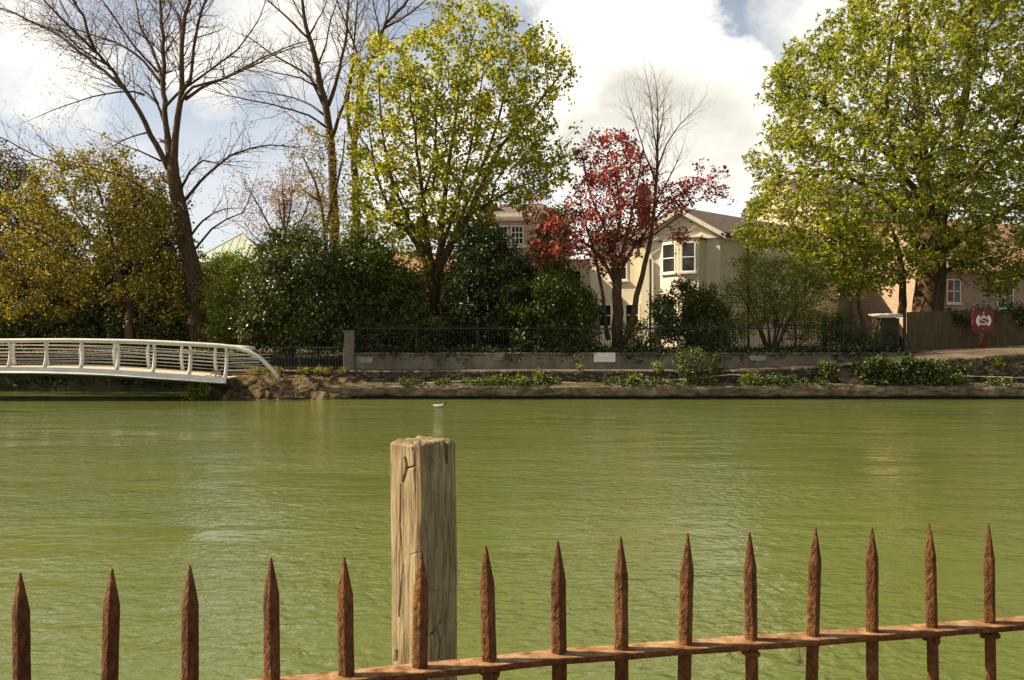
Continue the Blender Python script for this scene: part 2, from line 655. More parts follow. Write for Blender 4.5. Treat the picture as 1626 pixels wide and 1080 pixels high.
# ------------------------------------------------------------------ water
def make_water():
    m, nt, b, out = new_mat('river_water')
    n0 = tex_noise(nt, 0.22, (1.0, 1.8, 1), 3)
    rp = ramp(nt, [(0.3, (0.088, 0.107, 0.027)), (0.7, (0.112, 0.130, 0.036))])
    L(nt, n0.outputs['Fac'], rp.inputs['Fac'])
    L(nt, rp.outputs['Color'], b.inputs['Base Color'])
    b.inputs['Roughness'].default_value = 0.04
    b.inputs['IOR'].default_value = 1.33

    def mth(op, x, y):
        n = nt.nodes.new('ShaderNodeMath')
        n.operation = op
        for i, q in enumerate((x, y)):
            if isinstance(q, (int, float)):
                n.inputs[i].default_value = q
            else:
                L(nt, q, n.inputs[i])
        return n.outputs[0]

    def rot_noise(scale, stretch, ang, detail, distort):
        tc = nt.nodes.new('ShaderNodeTexCoord')
        mp = nt.nodes.new('ShaderNodeMapping')
        mp.inputs['Scale'].default_value = stretch
        mp.inputs['Rotation'].default_value = (0, 0, R(ang))
        L(nt, tc.outputs['Object'], mp.inputs['Vector'])
        n = nt.nodes.new('ShaderNodeTexNoise')
        n.inputs['Scale'].default_value = scale
        n.inputs['Detail'].default_value = detail
        n.inputs['Roughness'].default_value = 0.5
        n.inputs['Distortion'].default_value = distort
        L(nt, mp.outputs['Vector'], n.inputs['Vector'])
        return n.outputs['Fac']

    fine = rot_noise(7.0, (0.85, 1.2, 1), 16, 3, 0.6)
    cross = rot_noise(5.2, (1.3, 0.75, 1), 32, 2, 0.5)
    swell = rot_noise(0.9, (0.6, 1.2, 1), 8, 3, 0.3)
    patch = tex_noise(nt, 0.16, (0.7, 1.3, 1), 4, 0.6)
    pr = ramp(nt, [(0.40, (0.16, 0.16, 0.16)), (0.60, (1, 1, 1))])
    L(nt, patch.outputs['Fac'], pr.inputs['Fac'])
    h = mth('ADD', mth('MULTIPLY', fine, 1.0), mth('MULTIPLY', cross, 0.6))
    h = mth('MULTIPLY', h, pr.outputs['Color'])
    h = mth('ADD', h, mth('MULTIPLY', swell, 1.0))
    bp = nt.nodes.new('ShaderNodeBump')
    bp.inputs['Strength'].default_value = 1.0
    bp.inputs['Distance'].default_value = 0.038
    L(nt, h, bp.inputs['Height'])
    L(nt, bp.outputs['Normal'], b.inputs['Normal'])
    me = np_mesh('water', [(-260, 1.9, 0), (260, 1.9, 0), (260, 50, 0), (-260, 50, 0)], [(0, 1, 2, 3)])
    tag(link('water', me, m), kind='structure')


make_water()

# ------------------------------------------------------------------ ground, banks
M['soil'] = surf('garden_soil', [(0.3, (0.035, 0.032, 0.014)), (0.7, (0.09, 0.075, 0.035))], 1.2, rough=0.95, bump=0.6, bscale=6, bdist=0.08)
M['earth'] = surf('bank_earth', [(0.32, (0.022, 0.014, 0.007)), (0.48, (0.10, 0.066, 0.032)), (0.62, (0.20, 0.14, 0.072)), (0.8, (0.31, 0.235, 0.14))], 4.5, (1, 1, 1.3), 0.95, 1.0, 9, 0.12)
M['path'] = surf('path_tarmac', [(0.3, (0.06, 0.044, 0.031)), (0.7, (0.15, 0.112, 0.08))], 1.3, rough=0.9, bump=0.4, bscale=60, bdist=0.01)
M['concrete'] = surf('quay_concrete', [(0.30, (0.035, 0.025, 0.012)), (0.48, (0.12, 0.090, 0.050)), (0.66, (0.26, 0.205, 0.13))], 3.0, (0.8, 1, 2.2), 0.9, 0.9, 9, 0.05)
M['render_wall'] = surf('wall_render', [(0.25, (0.085, 0.068, 0.045)), (0.5, (0.165, 0.135, 0.095)), (0.8, (0.27, 0.225, 0.165))], 1.6, (1, 1, .45), 0.9, 0.4, 14, 0.02)
M['white_paint'] = surf('white_paint', [(0.2, (0.52, 0.48, 0.42)), (0.7, (0.78, 0.75, 0.69))], 3, rough=0.6, bump=0.1)


def zf(x):      # front edge of the riverside path
    return float(np.interp(x, [-50, 9, 15, 19.4, 28, 60], [1.0, 1.02, 1.36, 1.67, 1.95, 2.0]))


def zb(x):      # back edge of the path
    return float(np.interp(x, [-50, 8, 12, 16, 21, 60], [1.04, 1.07, 1.24, 1.76, 2.0, 2.05]))


def bump3(x, y, f, a):
    return a * mnoise.noise(Vector((x * f, y * f, 3.3)))


QX0 = -6.9
xs = list(np.arange(-11.0, 61, 1.0))
v, f = [], []
for x in xs:
    v += [(x, 35.86, zf(x)), (x, 36.4, zf(x) + (zb(x) - zf(x)) * .45 + .015), (x, 37.02 if x < 15.5 else 38.55, zb(x))]
for i in range(len(xs) - 1):
    for k in range(2):
        f.append((i * 3 + k, i * 3 + 3 + k, i * 3 + 4 + k, i * 3 + 1 + k))
tag(link('path', np_mesh('path', v, f), M['path'], smooth=True), kind='structure')

WXL = -6.35
# garden and land beyond, out to the horizon (one sheet round the inlet)
gx = sorted(set(list(np.linspace(-11.6, 60, 46)) + [WXL - .01, WXL + .01] + [-900, -300, -120, -60, -45, -30, -20, 150, 400, 900]))
gy = [37.04, 37.6, 39, 42.6, 44, 47, 52, 60, 80, 140, 400, 1200]
v, f, idx = [], [], {}
for i, x in enumerate(gx):
    for j, y in enumerate(gy):
        yy, z = y, 1.58
        if x > 12:
            z = max(z, zb(min(x, 60)) - 0.02)
        if x > 15.5 and j == 0:
            yy = 38.5
        if x > 15.5 and j == 1:
            yy = 38.8
        if x < WXL and j < 3:
            z = 1.05 + j * .12
        if x < -11.5:
            z = 1.25 + min(0.5, max(0, (y - 42.6)) * .05)
        if y > 45:
            z += bump3(x, y, 0.05, 0.25)
        idx[i, j] = len(v)
        v.append((x, yy, z))
for i in range(len(gx) - 1):
    for j in range(len(gy) - 1):
        if gx[i + 1] <= -11.5 and gy[j] < 42.5:
            continue
        f.append((idx[i, j], idx[i + 1, j], idx[i + 1, j + 1], idx[i, j + 1]))
tag(link('ground', np_mesh('ground', v, f), M['soil']), kind='structure')

# dark earth slope on the far side of the inlet and its return wall under the bridge end
v, f = [], []
bx = list(np.arange(-90, -10.4, 0.8))
prof = [(41.3, -0.5), (41.8, 0.15), (42.1, 0.55), (42.4, 1.0), (42.75, 1.32)]
for x in bx:
    for (y, z) in prof:
        v.append((x, y + bump3(x, z * 3, .8, .5), z + bump3(x, y, 1.1, .10)))
n = len(prof)
for i in range(len(bx) - 1):
    for k in range(n - 1):
        f.append((i * n + k, i * n + n + k, i * n + n + k + 1, i * n + k + 1))
b0 = len(v)
ys = list(np.arange(35.6, 42.9, 0.6))
for y in ys:
    for z in (-.5, .2, .7, 1.15):
        v.append((-11.25 + bump3(y, z * 2, .9, .35) + z * .25, y, z))
for i in range(len(ys) - 1):
    for k in range(3):
        a = b0 + i * 4 + k
        f.append((a, a + 4, a + 5, a + 1))
tag(link('river_bank', np_mesh('river_bank', v, f), M['soil'], smooth=True), kind='structure')


# eroded earth bank at the bridge end
def earth_bank():
    v, f = [], []
    nx, nz = 130, 22
    for i in range(nx):
        x = -11.45 + i / (nx - 1) * 6.3
        for k in range(nz):
            t = k / (nz - 1)
            endr = min(1, (x + 11.45) / 0.8) * min(1, max(0, (-5.15 - x)) / 1.6 + .25)
            y = 36.1 - math.cos(t * math.pi / 2) * 1.25 * (0.35 + 0.65 * endr)
            z = -0.3 + 1.34 * t
            q = Vector((x * 1.5, y, z * 1.8))
            d = mnoise.noise(q) * .30 + mnoise.noise(q * 2.6) * .15 + mnoise.noise(q * 6) * .09 + mnoise.noise(q * 13) * .05
            v.append((x + d * .25, y + d * (1 if t < .95 else .2), z + (d * .5 if t > .3 else 0) * (1 if t < .97 else .3)))
    for i in range(nx - 1):
        for k in range(nz - 1):
            a = i * nz + k
            f.append((a, a + nz, a + nz + 1, a + 1))
    tag(link('earth_bank', np_mesh('earth_bank', v, f), M['earth'], smooth=True), kind='structure')


earth_bank()

# quay wall at the waterline: a coping course with an undercut below it
e = empty('quay_wall', (QX0, 35.2, 0), 'long stained concrete quay edge standing in the water along the far bank', 'wall')


def wobbly_strip(xa, xb, prof, dx, amp, fz=1.0):
    v, f = [], []
    xs_ = list(np.arange(xa, xb, dx)) + [xb]
    k = len(prof)
    for x in xs_:
        for (y, z) in prof:
            q = Vector((x * 1.1, y * 2, z * 3))
            d = mnoise.noise(q) * amp + mnoise.noise(q * 4) * amp * .5
            v.append((x, y + d, z + d * .5 * fz))
    for i in range(len(xs_) - 1):
        for j in range(k - 1):
            a = i * k + j
            f.append((a, a + k, a + k + 1, a + 1))
    return np_mesh('strip', v, f)


link('coping', wobbly_strip(QX0, 62, [(35.5, .13), (35.02, .12), (35.0, .2), (35.0, .32), (35.0, .44), (35.03, .5), (35.4, .52), (35.95, .55)], .16, .045), M['concrete'], e, True)
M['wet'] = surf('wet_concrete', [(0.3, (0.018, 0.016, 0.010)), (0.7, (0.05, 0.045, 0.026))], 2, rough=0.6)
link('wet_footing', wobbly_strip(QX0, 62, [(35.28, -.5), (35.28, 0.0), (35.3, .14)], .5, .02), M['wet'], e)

# retaining wall between ledge and path
m, nt, bs, out = new_mat('rubble_stone')
tc = nt.nodes.new('ShaderNodeTexCoord')
mp = nt.nodes.new('ShaderNodeMapping')
mp.inputs['Scale'].default_value = (1, 1, 2.2)
L(nt, tc.outputs['Object'], mp.inputs['Vector'])
vo = nt.nodes.new('ShaderNodeTexVoronoi')
vo.inputs['Scale'].default_value = 4.5
L(nt, mp.outputs['Vector'], vo.inputs['Vector'])
ve = nt.nodes.new('ShaderNodeTexVoronoi')
ve.feature = 'DISTANCE_TO_EDGE'
ve.inputs['Scale'].default_value = 4.5
L(nt, mp.outputs['Vector'], ve.inputs['Vector'])
sp = nt.nodes.new('ShaderNodeSeparateColor')
L(nt, vo.outputs['Color'], sp.inputs[0])
rp = ramp(nt, [(0.0, (0.035, 0.025, 0.012)), (0.55, (0.075, 0.054, 0.028)), (1.0, (0.19, 0.14, 0.085))])
L(nt, sp.outputs[0], rp.inputs['Fac'])
re = ramp(nt, [(0.0, (0.25, 0.25, 0.25)), (0.08, (1, 1, 1))])
L(nt, ve.outputs['Distance'], re.inputs['Fac'])
mxx = nt.nodes.new('ShaderNodeMixRGB')
mxx.blend_type = 'MULTIPLY'
mxx.inputs['Fac'].default_value = 1
L(nt, rp.outputs['Color'], mxx.inputs['Color1'])
L(nt, re.outputs['Color'], mxx.inputs['Color2'])
L(nt, mxx.outputs['Color'], bs.inputs['Base Color'])
bp = nt.nodes.new('ShaderNodeBump')
bp.inputs['Distance'].default_value = .05
L(nt, re.outputs['Color'], bp.inputs['Height'])
L(nt, bp.outputs['Normal'], bs.inputs['Normal'])
bs.inputs['Roughness'].default_value = .9
M['rubble'] = m

xs_ = list(np.arange(QX0, 62, .25))
v, f = [], []
for x in xs_:
    for k, y in enumerate((35.03, 35.2, 35.45, 35.79)):
        v.append((x, y + (mnoise.noise(Vector((x * 2.2, 3, 0))) * .05 if k == 0 else 0), .50 + (0, .07, .08, .10)[k] + mnoise.noise(Vector((x * 1.5, y * 3, 9))) * .04))
for i in range(len(xs_) - 1):
    for k in range(3):
        f.append((i * 4 + k, i * 4 + 4 + k, i * 4 + 5 + k, i * 4 + 1 + k))
tag(link('ledge_soil', np_mesh('ledge_soil', v, f), M['soil'], smooth=True), kind='structure')

SX0, SX1 = 12.35, 13.35        # the steps cut through the wall
for k, (xa, xb, lab) in enumerate(((-7.2, SX0, 'long dark brick retaining wall overgrown with weeds below the riverside path'),
                                   (SX1, 62, 'rubble stone retaining wall below the ramp, right of the steps'))):
    v, f = [], []
    xx = list(np.arange(xa, xb, .3)) + [xb]
    for x in xx:
        zt = zf(x) + .02
        for (y, t) in ((35.8, 0), (35.79, .3), (35.8, .65), (35.78, .93), (35.80, 1), (36.0, 1.0), (36.0, 0)):
            q = Vector((x * 2, y, t * 4 + x))
            v.append((x, y + mnoise.noise(q) * .03, .4 + (zt - .4) * t + (mnoise.noise(q * 1.3) * .02 if t == 1 else 0)))
    for i in range(len(xx) - 1):
        for j in range(6):
            a = i * 7 + j
            f.append((a, a + 7, a + 8, a + 1))
    o = link('retaining_wall', np_mesh('retaining_wall', v, f), M['rubble'])
    tag(o, lab, 'wall', 'retaining walls of the far bank')

b = MB()
for k in range(5):
    z = .54 + k * .14
    b.box(SX0 + .01, SX1 - .01, 35.2 + k * .2, 36.3, z - .16, z)
b.box(SX0 + .01, SX1 - .01, 35.99, 36.32, .5, 1.17)
o = b.build('steps', M['concrete'])
tag(o, 'short flight of worn concrete steps from the ledge up to the path', 'steps')

# low garden wall, pier, painted patches, board
e = empty('garden_wall', (5, 37.1, 1.0), 'long low rendered garden wall with whitewashed patches along the path', 'wall')
WX0, WX1 = (562 - 813) / F * 37.1, 15.4
v, f = [], []
xx = list(np.arange(WX0, WX1, .35)) + [WX1]
for x in xx:
    zt = 1.71 + mnoise.noise(Vector((x * .7, 0, 0))) * .02
    for (y, z) in ((37.05, .9), (37.05, 1.25), (37.05, 1.6), (37.05, zt - .1), (37.02, zt - .09), (37.02, zt), (37.3, zt), (37.3, .9)):
        v.append((x, y + mnoise.noise(Vector((x * 1.3, y, z * 2))) * .012, z))
for i in range(len(xx) - 1):
    for j in range(7):
        a = i * 8 + j
        f.append((a, a + 8, a + 9, a + 1))
link('wall_face', np_mesh('wall_face', v, f), M['render_wall'], e)
for (xa, xb, ya, yb) in ((566, 592, 567, 577), (783, 802, 561, 572), (910, 927, 562, 572), (1190, 1216, 564, 573)):
    A, B_ = P(xa, yb, 37.03), P(xb, ya, 37.03)
    pts = []
    n = 18
    for i in range(n):
        a = 2 * math.pi * i / n
        cx, cz = math.cos(a), math.sin(a)
        s = max(abs(cx), abs(cz)) ** -.75
        k = s * (1 + .12 * mnoise.noise(Vector((xa + cx * 2, cz * 2, 0))))
        pts.append(((A.x + B_.x) / 2 + cx * k * (B_.x - A.x) / 2, 37.015, (A.z + B_.z) / 2 + cz * k * (B_.z - A.z) / 2))
    MB().prism(pts, (0, .03, 0)).build('whitewash_patch', M['render_pale'] if 'render_pale' in M else M.setdefault('render_pale', surf('whitewash', [(0.3, (0.19, 0.165, 0.125)), (0.7, (0.36, 0.32, 0.26))], 5, rough=.8, bump=.1)), e)
A, B_ = P(943, 575, 37.0), P(977, 560, 37.0)
o = MB().box(A.x, B_.x, 36.97, 37.0, A.z, B_.z).build('white_board', M['white_paint'])
tag(o, 'blank white board fixed to the low garden wall beneath the copper tree', 'board')
A, B_ = P(547, 588, 37), P(562, 525, 37)
b = MB()
b.box(A.x, B_.x, 36.9, 37.28, .95, B_.z - .06)
b.box(A.x - .02, B_.x + .02, 36.88, 37.3, B_.z - .06, B_.z)
o = b.build('gate_pier', M['render_wall'])
tag(o, 'square rendered gate pier at the left end of the low garden wall', 'pier')

# white pipe-like rope along the ledge
M['rope'] = surf('pale_rope', [(0.3, (0.36, 0.33, 0.27)), (0.7, (0.6, 0.56, 0.48))], 8, rough=.7, bump=.2)
rp_ = [(520, 605), (560, 607), (600, 609), (660, 609), (720, 606), (780, 604), (830, 604), (880, 607), (940, 609), (1000, 608), (1060, 604), (1120, 600), (1160, 595), (1200, 599), (1240, 604), (1255, 605)]
pts = [tuple(P(x, y, 35.68)) for x, y in rp_]
o = MB().tube([tuple(q) for q in spline(pts, .3)], .022, 6).build('rope', M['rope'], smooth=True)
tag(o, 'long pale rope sagging along the weedy ledge in the middle of the far bank', 'rope', 'ropes along the bank')
rp_ = [(1392, 595), (1430, 597), (1448, 599), (1500, 597), (1560, 598), (1626, 600), (1700, 598)]
pts = [tuple(P(x, y, 35.6)) for x, y in rp_]
o = MB().tube([tuple(q) for q in spline(pts, .3)], .02, 6).build('rope', M['rope'], smooth=True)
tag(o, 'pale rope in front of the clipped ivy and the rubble wall on the right', 'rope', 'ropes along the bank')

# ------------------------------------------------------------------ railings on the far bank
M['iron'] = surf('black_iron', [(0.3, (0.012, 0.012, 0.011)), (0.7, (0.03, 0.028, 0.024))], 6, rough=.5, bump=0)
M['grey_iron'] = surf('grey_iron', [(0.3, (0.05, 0.05, 0.045)), (0.7, (0.10, 0.10, 0.09))], 6, rough=.5, bump=0)
M['galv'] = surf('pale_steel', [(0.3, (0.40, 0.40, 0.37)), (0.7, (0.55, 0.55, 0.5))], 6, rough=.4, bump=0)


def bar_panel(x0, x1, y, z0, z1, m, parent, gap=.115, r=.009):
    b = MB()
    b.box(x0, x1, y - .012, y + .012, z0 + .10, z0 + .14)
    b.box(x0, x1, y - .012, y + .012, z1 - .14, z1 - .10)
    n = int((x1 - x0) / gap)
    for i in range(n):
        x = x0 + (i + .5) * (x1 - x0) / n
        b.tube([(x, y, z0), (x, y, z1 - .04), (x, y, z1)], [r, r, .002], 4, False)
    b.build('bar_panel', m, parent)


e = empty('iron_railing', (2, 37.2, 1.7), 'black iron railing of thin upright bars standing on the low garden wall', 'railing')
xa = WX0 + .05
while xa < 14.6:
    xb = min(xa + 2.4, 15.2)
    bar_panel(xa + .03, xb - .03, 37.18, 1.71, 2.78, M['iron'], e)
    MB().box(xb - .03, xb + .03, 37.15, 37.21, 1.7, 2.85).build('post', M['iron'], e)
    xa = xb
e = empty('bar_fence', (-7.9, 37.2, 1.0), 'grey metal bar fence between the bridge end and the gate pier', 'fence')
A = P(415, 585, 37.2)
B_ = P(545, 548, 37.2)
bar_panel(A.x, B_.x, 37.2, 1.0, 2.02, M['grey_iron'], e, .12, .012)
MB().tube([(B_.x + .03, 37.2, .98), (B_.x + .03, 37.2, 2.08)], .035, 8).build('post', M['galv'], e)
MB().tube([(A.x + 1.5, 37.2, .98), (A.x + 1.5, 37.2, 2.06)], .03, 8).build('post', M['grey_iron'], e)

# gate with flat top seen behind the pier
e = empty('garden_gate', tuple(P(568, 560, 37.18)), 'dark iron garden gate standing just right of the gate pier', 'gate')
A, B_ = P(564, 560, 37.4), P(600, 534, 37.4)
bar_panel(A.x, B_.x, 37.4, 1.6, B_.z, M['iron'], e, .11)
MB().box(A.x, B_.x, 37.36, 37.44, B_.z, B_.z + .04).build('top_bar', M['iron'], e)

# close-boarded timber fence on the right
M['board'] = surf('fence_board', [(0.25, (0.040, 0.031, 0.013)), (0.5, (0.074, 0.057, 0.025)), (0.8, (0.115, 0.090, 0.042))], 3, (4, 1, .35), 0.85, 0.4, 10, .01, (8, 2, .5))
e = empty('timber_fence', (18, 38.7, 1.8), 'olive brown close-boarded timber fence along the right of the path', 'fence')
x = P(1440, 0, 38.7).x
k = 0
b = MB()
bx0 = x
while x < 34:
    w = .135
    zt = float(np.interp(x, [16, 21, 34], [3.34, 3.50, 3.6])) + random.uniform(-.008, .008)
    tw = random.uniform(-.004, .004)
    b.obox((x, 38.70 + tw, zb(x) - .1), (w, -.028, 0), (0, .02, 0), (0, 0, zt - zb(x) + .1))
    x += w - .012
    if x - bx0 > 2.4 or x >= 34:
        b.build('board_panel', M['board'], e)
        b = MB()
        zt = float(np.interp(x, [16, 21, 34], [3.34, 3.50, 3.6]))
        MB().box(x - .05, x + .05, 38.73, 38.83, zb(x) - .2, zt + .05).build('post', M['board'], e)
        bx0 = x
MB().obox((P(1438, 0, 38.6).x - .06, 38.62, 1.5), (.1, 0, 0), (0, .1, 0), (0, 0, 1.95)).build('post', M['iron'], e)

# small lean-to store with a sloping lid behind the railing end
e = empty('garden_store', tuple(P(1410, 550, 41)), 'small dark timber store with a pale sloping lid left of the timber fence', 'shed')
A, B_ = P(1399, 560, 41), P(1428, 503, 41)
MB().box(A.x, B_.x, 41, 42, 1.5, B_.z - .06).build('store_body', M['board'], e)
MB().obox((A.x - .1, 40.9, B_.z - .05), (B_.x - A.x + .55, 0, .04), (0, 1.3, .15), (0, 0, .05)).build('lid', M['white_paint'], e)
M['bag'] = surf('black_plastic', [(0.3, (0.006, 0.006, 0.006)), (0.7, (0.015, 0.014, 0.013))], 3, rough=.4, bump=1, bscale=8, bdist=.08, spec=.5)


def lump(name, c, rx, ry, rz, m, freq=2.2, amp=.25, seed=0):
    v, f = [], []
    nu, nv_ = 22, 12
    for i in range(nv_ + 1):
        th = math.pi * i / nv_
        for j in range(nu):
            ph = 2 * math.pi * j / nu
            d = Vector((math.sin(th) * math.cos(ph), math.sin(th) * math.sin(ph), math.cos(th)))
            k = 1 + amp * mnoise.noise(d * freq + Vector((seed, 0, 0))) + amp * .5 * mnoise.noise(d * freq * 2.5 + Vector((seed, 3, 0)))
            v.append((c[0] + d.x * rx * k, c[1] + d.y * ry * k, c[2] + max(-.75, d.z) * rz * k))
    for i in range(nv_):
        for j in range(nu):
            f.append((i * nu + j, i * nu + (j + 1) % nu, (i + 1) * nu + (j + 1) % nu, (i + 1) * nu + j))
    return link(name, np_mesh(name, v, f), m, None, True)


c = P(1413, 540, 39.5)
o = lump('covered_heap', (c.x, 39.6, 1.95), .65, .5, .55, M['bag'], 2.2, .3)
tag(o, 'black plastic covered heap in front of the small garden store', 'heap')

# blue upright board and pale blue sheet among the shrubs
M['blue'] = surf('blue_paint', [(0.3, (0.008, 0.014, 0.032)), (0.7, (0.014, 0.024, 0.05))], 3, rough=.5, bump=.1)
M['sky_blue'] = surf('pale_blue_paint', [(0.3, (0.07, 0.12, 0.26)), (0.7, (0.13, 0.19, 0.34))], 3, rough=.5, bump=.1)
A, B_ = P(1306, 556, 39.5), P(1313, 500, 39.5)
b = MB()
b.box(A.x, B_.x, 39.5, 39.58, 1.55, B_.z)
b.box(A.x - .02, B_.x + .02, 39.48, 39.6, B_.z, B_.z + .05)
tag(b.build('blue_post', M['blue']), 'dark blue painted post behind the railing by the pale shrub', 'post')
A, B_ = P(1317, 522, 41.5), P(1334, 508, 41.5)
b = MB()
b.prism([(A.x, 41.5, A.z), (B_.x, 41.5, A.z + .06), (B_.x - .05, 41.5, B_.z), (A.x + .08, 41.5, B_.z - .06)], (0, .06, 0))
b.box(A.x + .06, A.x + .12, 41.53, 41.6, 1.5, A.z + .1)
b.box(B_.x - .14, B_.x - .08, 41.53, 41.6, 1.5, A.z + .1)
tag(b.build('blue_sign', M['sky_blue']), 'small pale blue board on two legs beyond the railing', 'board')


# ------------------------------------------------------------------ lifebuoy station
def lifebuoy():
    Y = 37.9
    b0 = P(1559, 552, Y)
    e = empty('lifebuoy_station', (b0.x, Y, zb(b0.x)), 'red lifebuoy housing with a white ring emblem on a red post', 'lifebuoy station')
    M['red_paint'] = surf('red_plastic', [(0.3, (0.095, 0.012, 0.009)), (0.7, (0.14, 0.018, 0.013))], 2.5, rough=.45, bump=.1)
    M['emblem'] = surf('white_plastic', [(0.3, (0.6, 0.52, 0.42)), (0.7, (0.78, 0.70, 0.6))], 4, rough=.5, bump=0)
    c = P(1559, 509.5, Y)
    hw = 17.0 * Y / F
    pts = []
    for (sx, sz) in ((1, 1), (-1, 1), (-1, -1), (1, -1)):
        for k in range(6):
            a = math.atan2(sz, sx) - R(45) + R(90) * k / 5
            pts.append((c.x + sx * (hw - .11) + .11 * math.cos(a), Y - .12, c.z + sz * (hw * 1.06 - .11) + .11 * math.sin(a)))
    h = MB().prism(pts, (0, .09, 0)).build('housing', M['red_paint'], e)
    MB().prism([(c.x + (p[0] - c.x) * .9, Y - .14, c.z + (p[2] - c.z) * .9) for p in pts], (0, .025, 0)).build('cover', M['red_paint'], h)
    y = Y - .155

    def arc(r0, r1, a0, a1, n=14):
        b = MB()
        for i in range(n):
            q = []
            for (r, a) in ((r0, i), (r1, i), (r1, i + 1), (r0, i + 1)):
                an = R(a0 + (a1 - a0) * a / n)
                q.append((c.x + r * math.cos(an), y, c.z + r * math.sin(an)))
            b.prism(q, (0, .02, 0))
        return b
    for (a0, a1) in ((-48, 48), (132, 228)):
        arc(.205, .30, a0, a1, 12).build('emblem_arc', M['emblem'], e)
    arc(.150, .178, 15, 345, 30).build('emblem_ring', M['emblem'], e)
    s = [(.10, .08), (.04, .115), (-.06, .10), (-.10, .05), (-.04, .01), (.06, -.02), (.10, -.07), (.04, -.12), (-.07, -.11)]
    sp_ = spline([(c.x + a, y + .008, c.z + z) for a, z in s], .02)
    MB().tube([tuple(q) for q in sp_], .017, 6).build('emblem_rope', M['emblem'], e, True)
    MB().tube([(c.x - .05, y + .01, c.z + .18), (c.x, y + .01, c.z + .27), (c.x + .05, y + .01, c.z + .18)], .012, 6).build('emblem_hook', M['emblem'], e)
    MB().box(c.x - .02, c.x + .02, y, y + .02, c.z + .31, c.z + .33).build('fixing', M['emblem'], e)
    MB().box(c.x - .02, c.x + .02, y, y + .02, c.z - .35, c.z - .33).build('fixing', M['emblem'], e)
    MB().tube([(c.x, Y, zb(c.x) - .2), (c.x, Y, c.z + .1)], .055, 10).build('post', M['red_paint'], e, True)
    MB().tube([(c.x, Y, c.z - hw * 1.06 - .2), (c.x, Y, c.z - hw * 1.06)], .075, 10).build('collar', M['grey_iron'], e, True)
    MB().tube([(c.x, Y - .06, c.z - hw * 1.06 - .11), (c.x, Y - .09, c.z - hw * 1.06 - .11)], .035, 10).build('disc', M['sky_blue'], e, True)


lifebuoy()


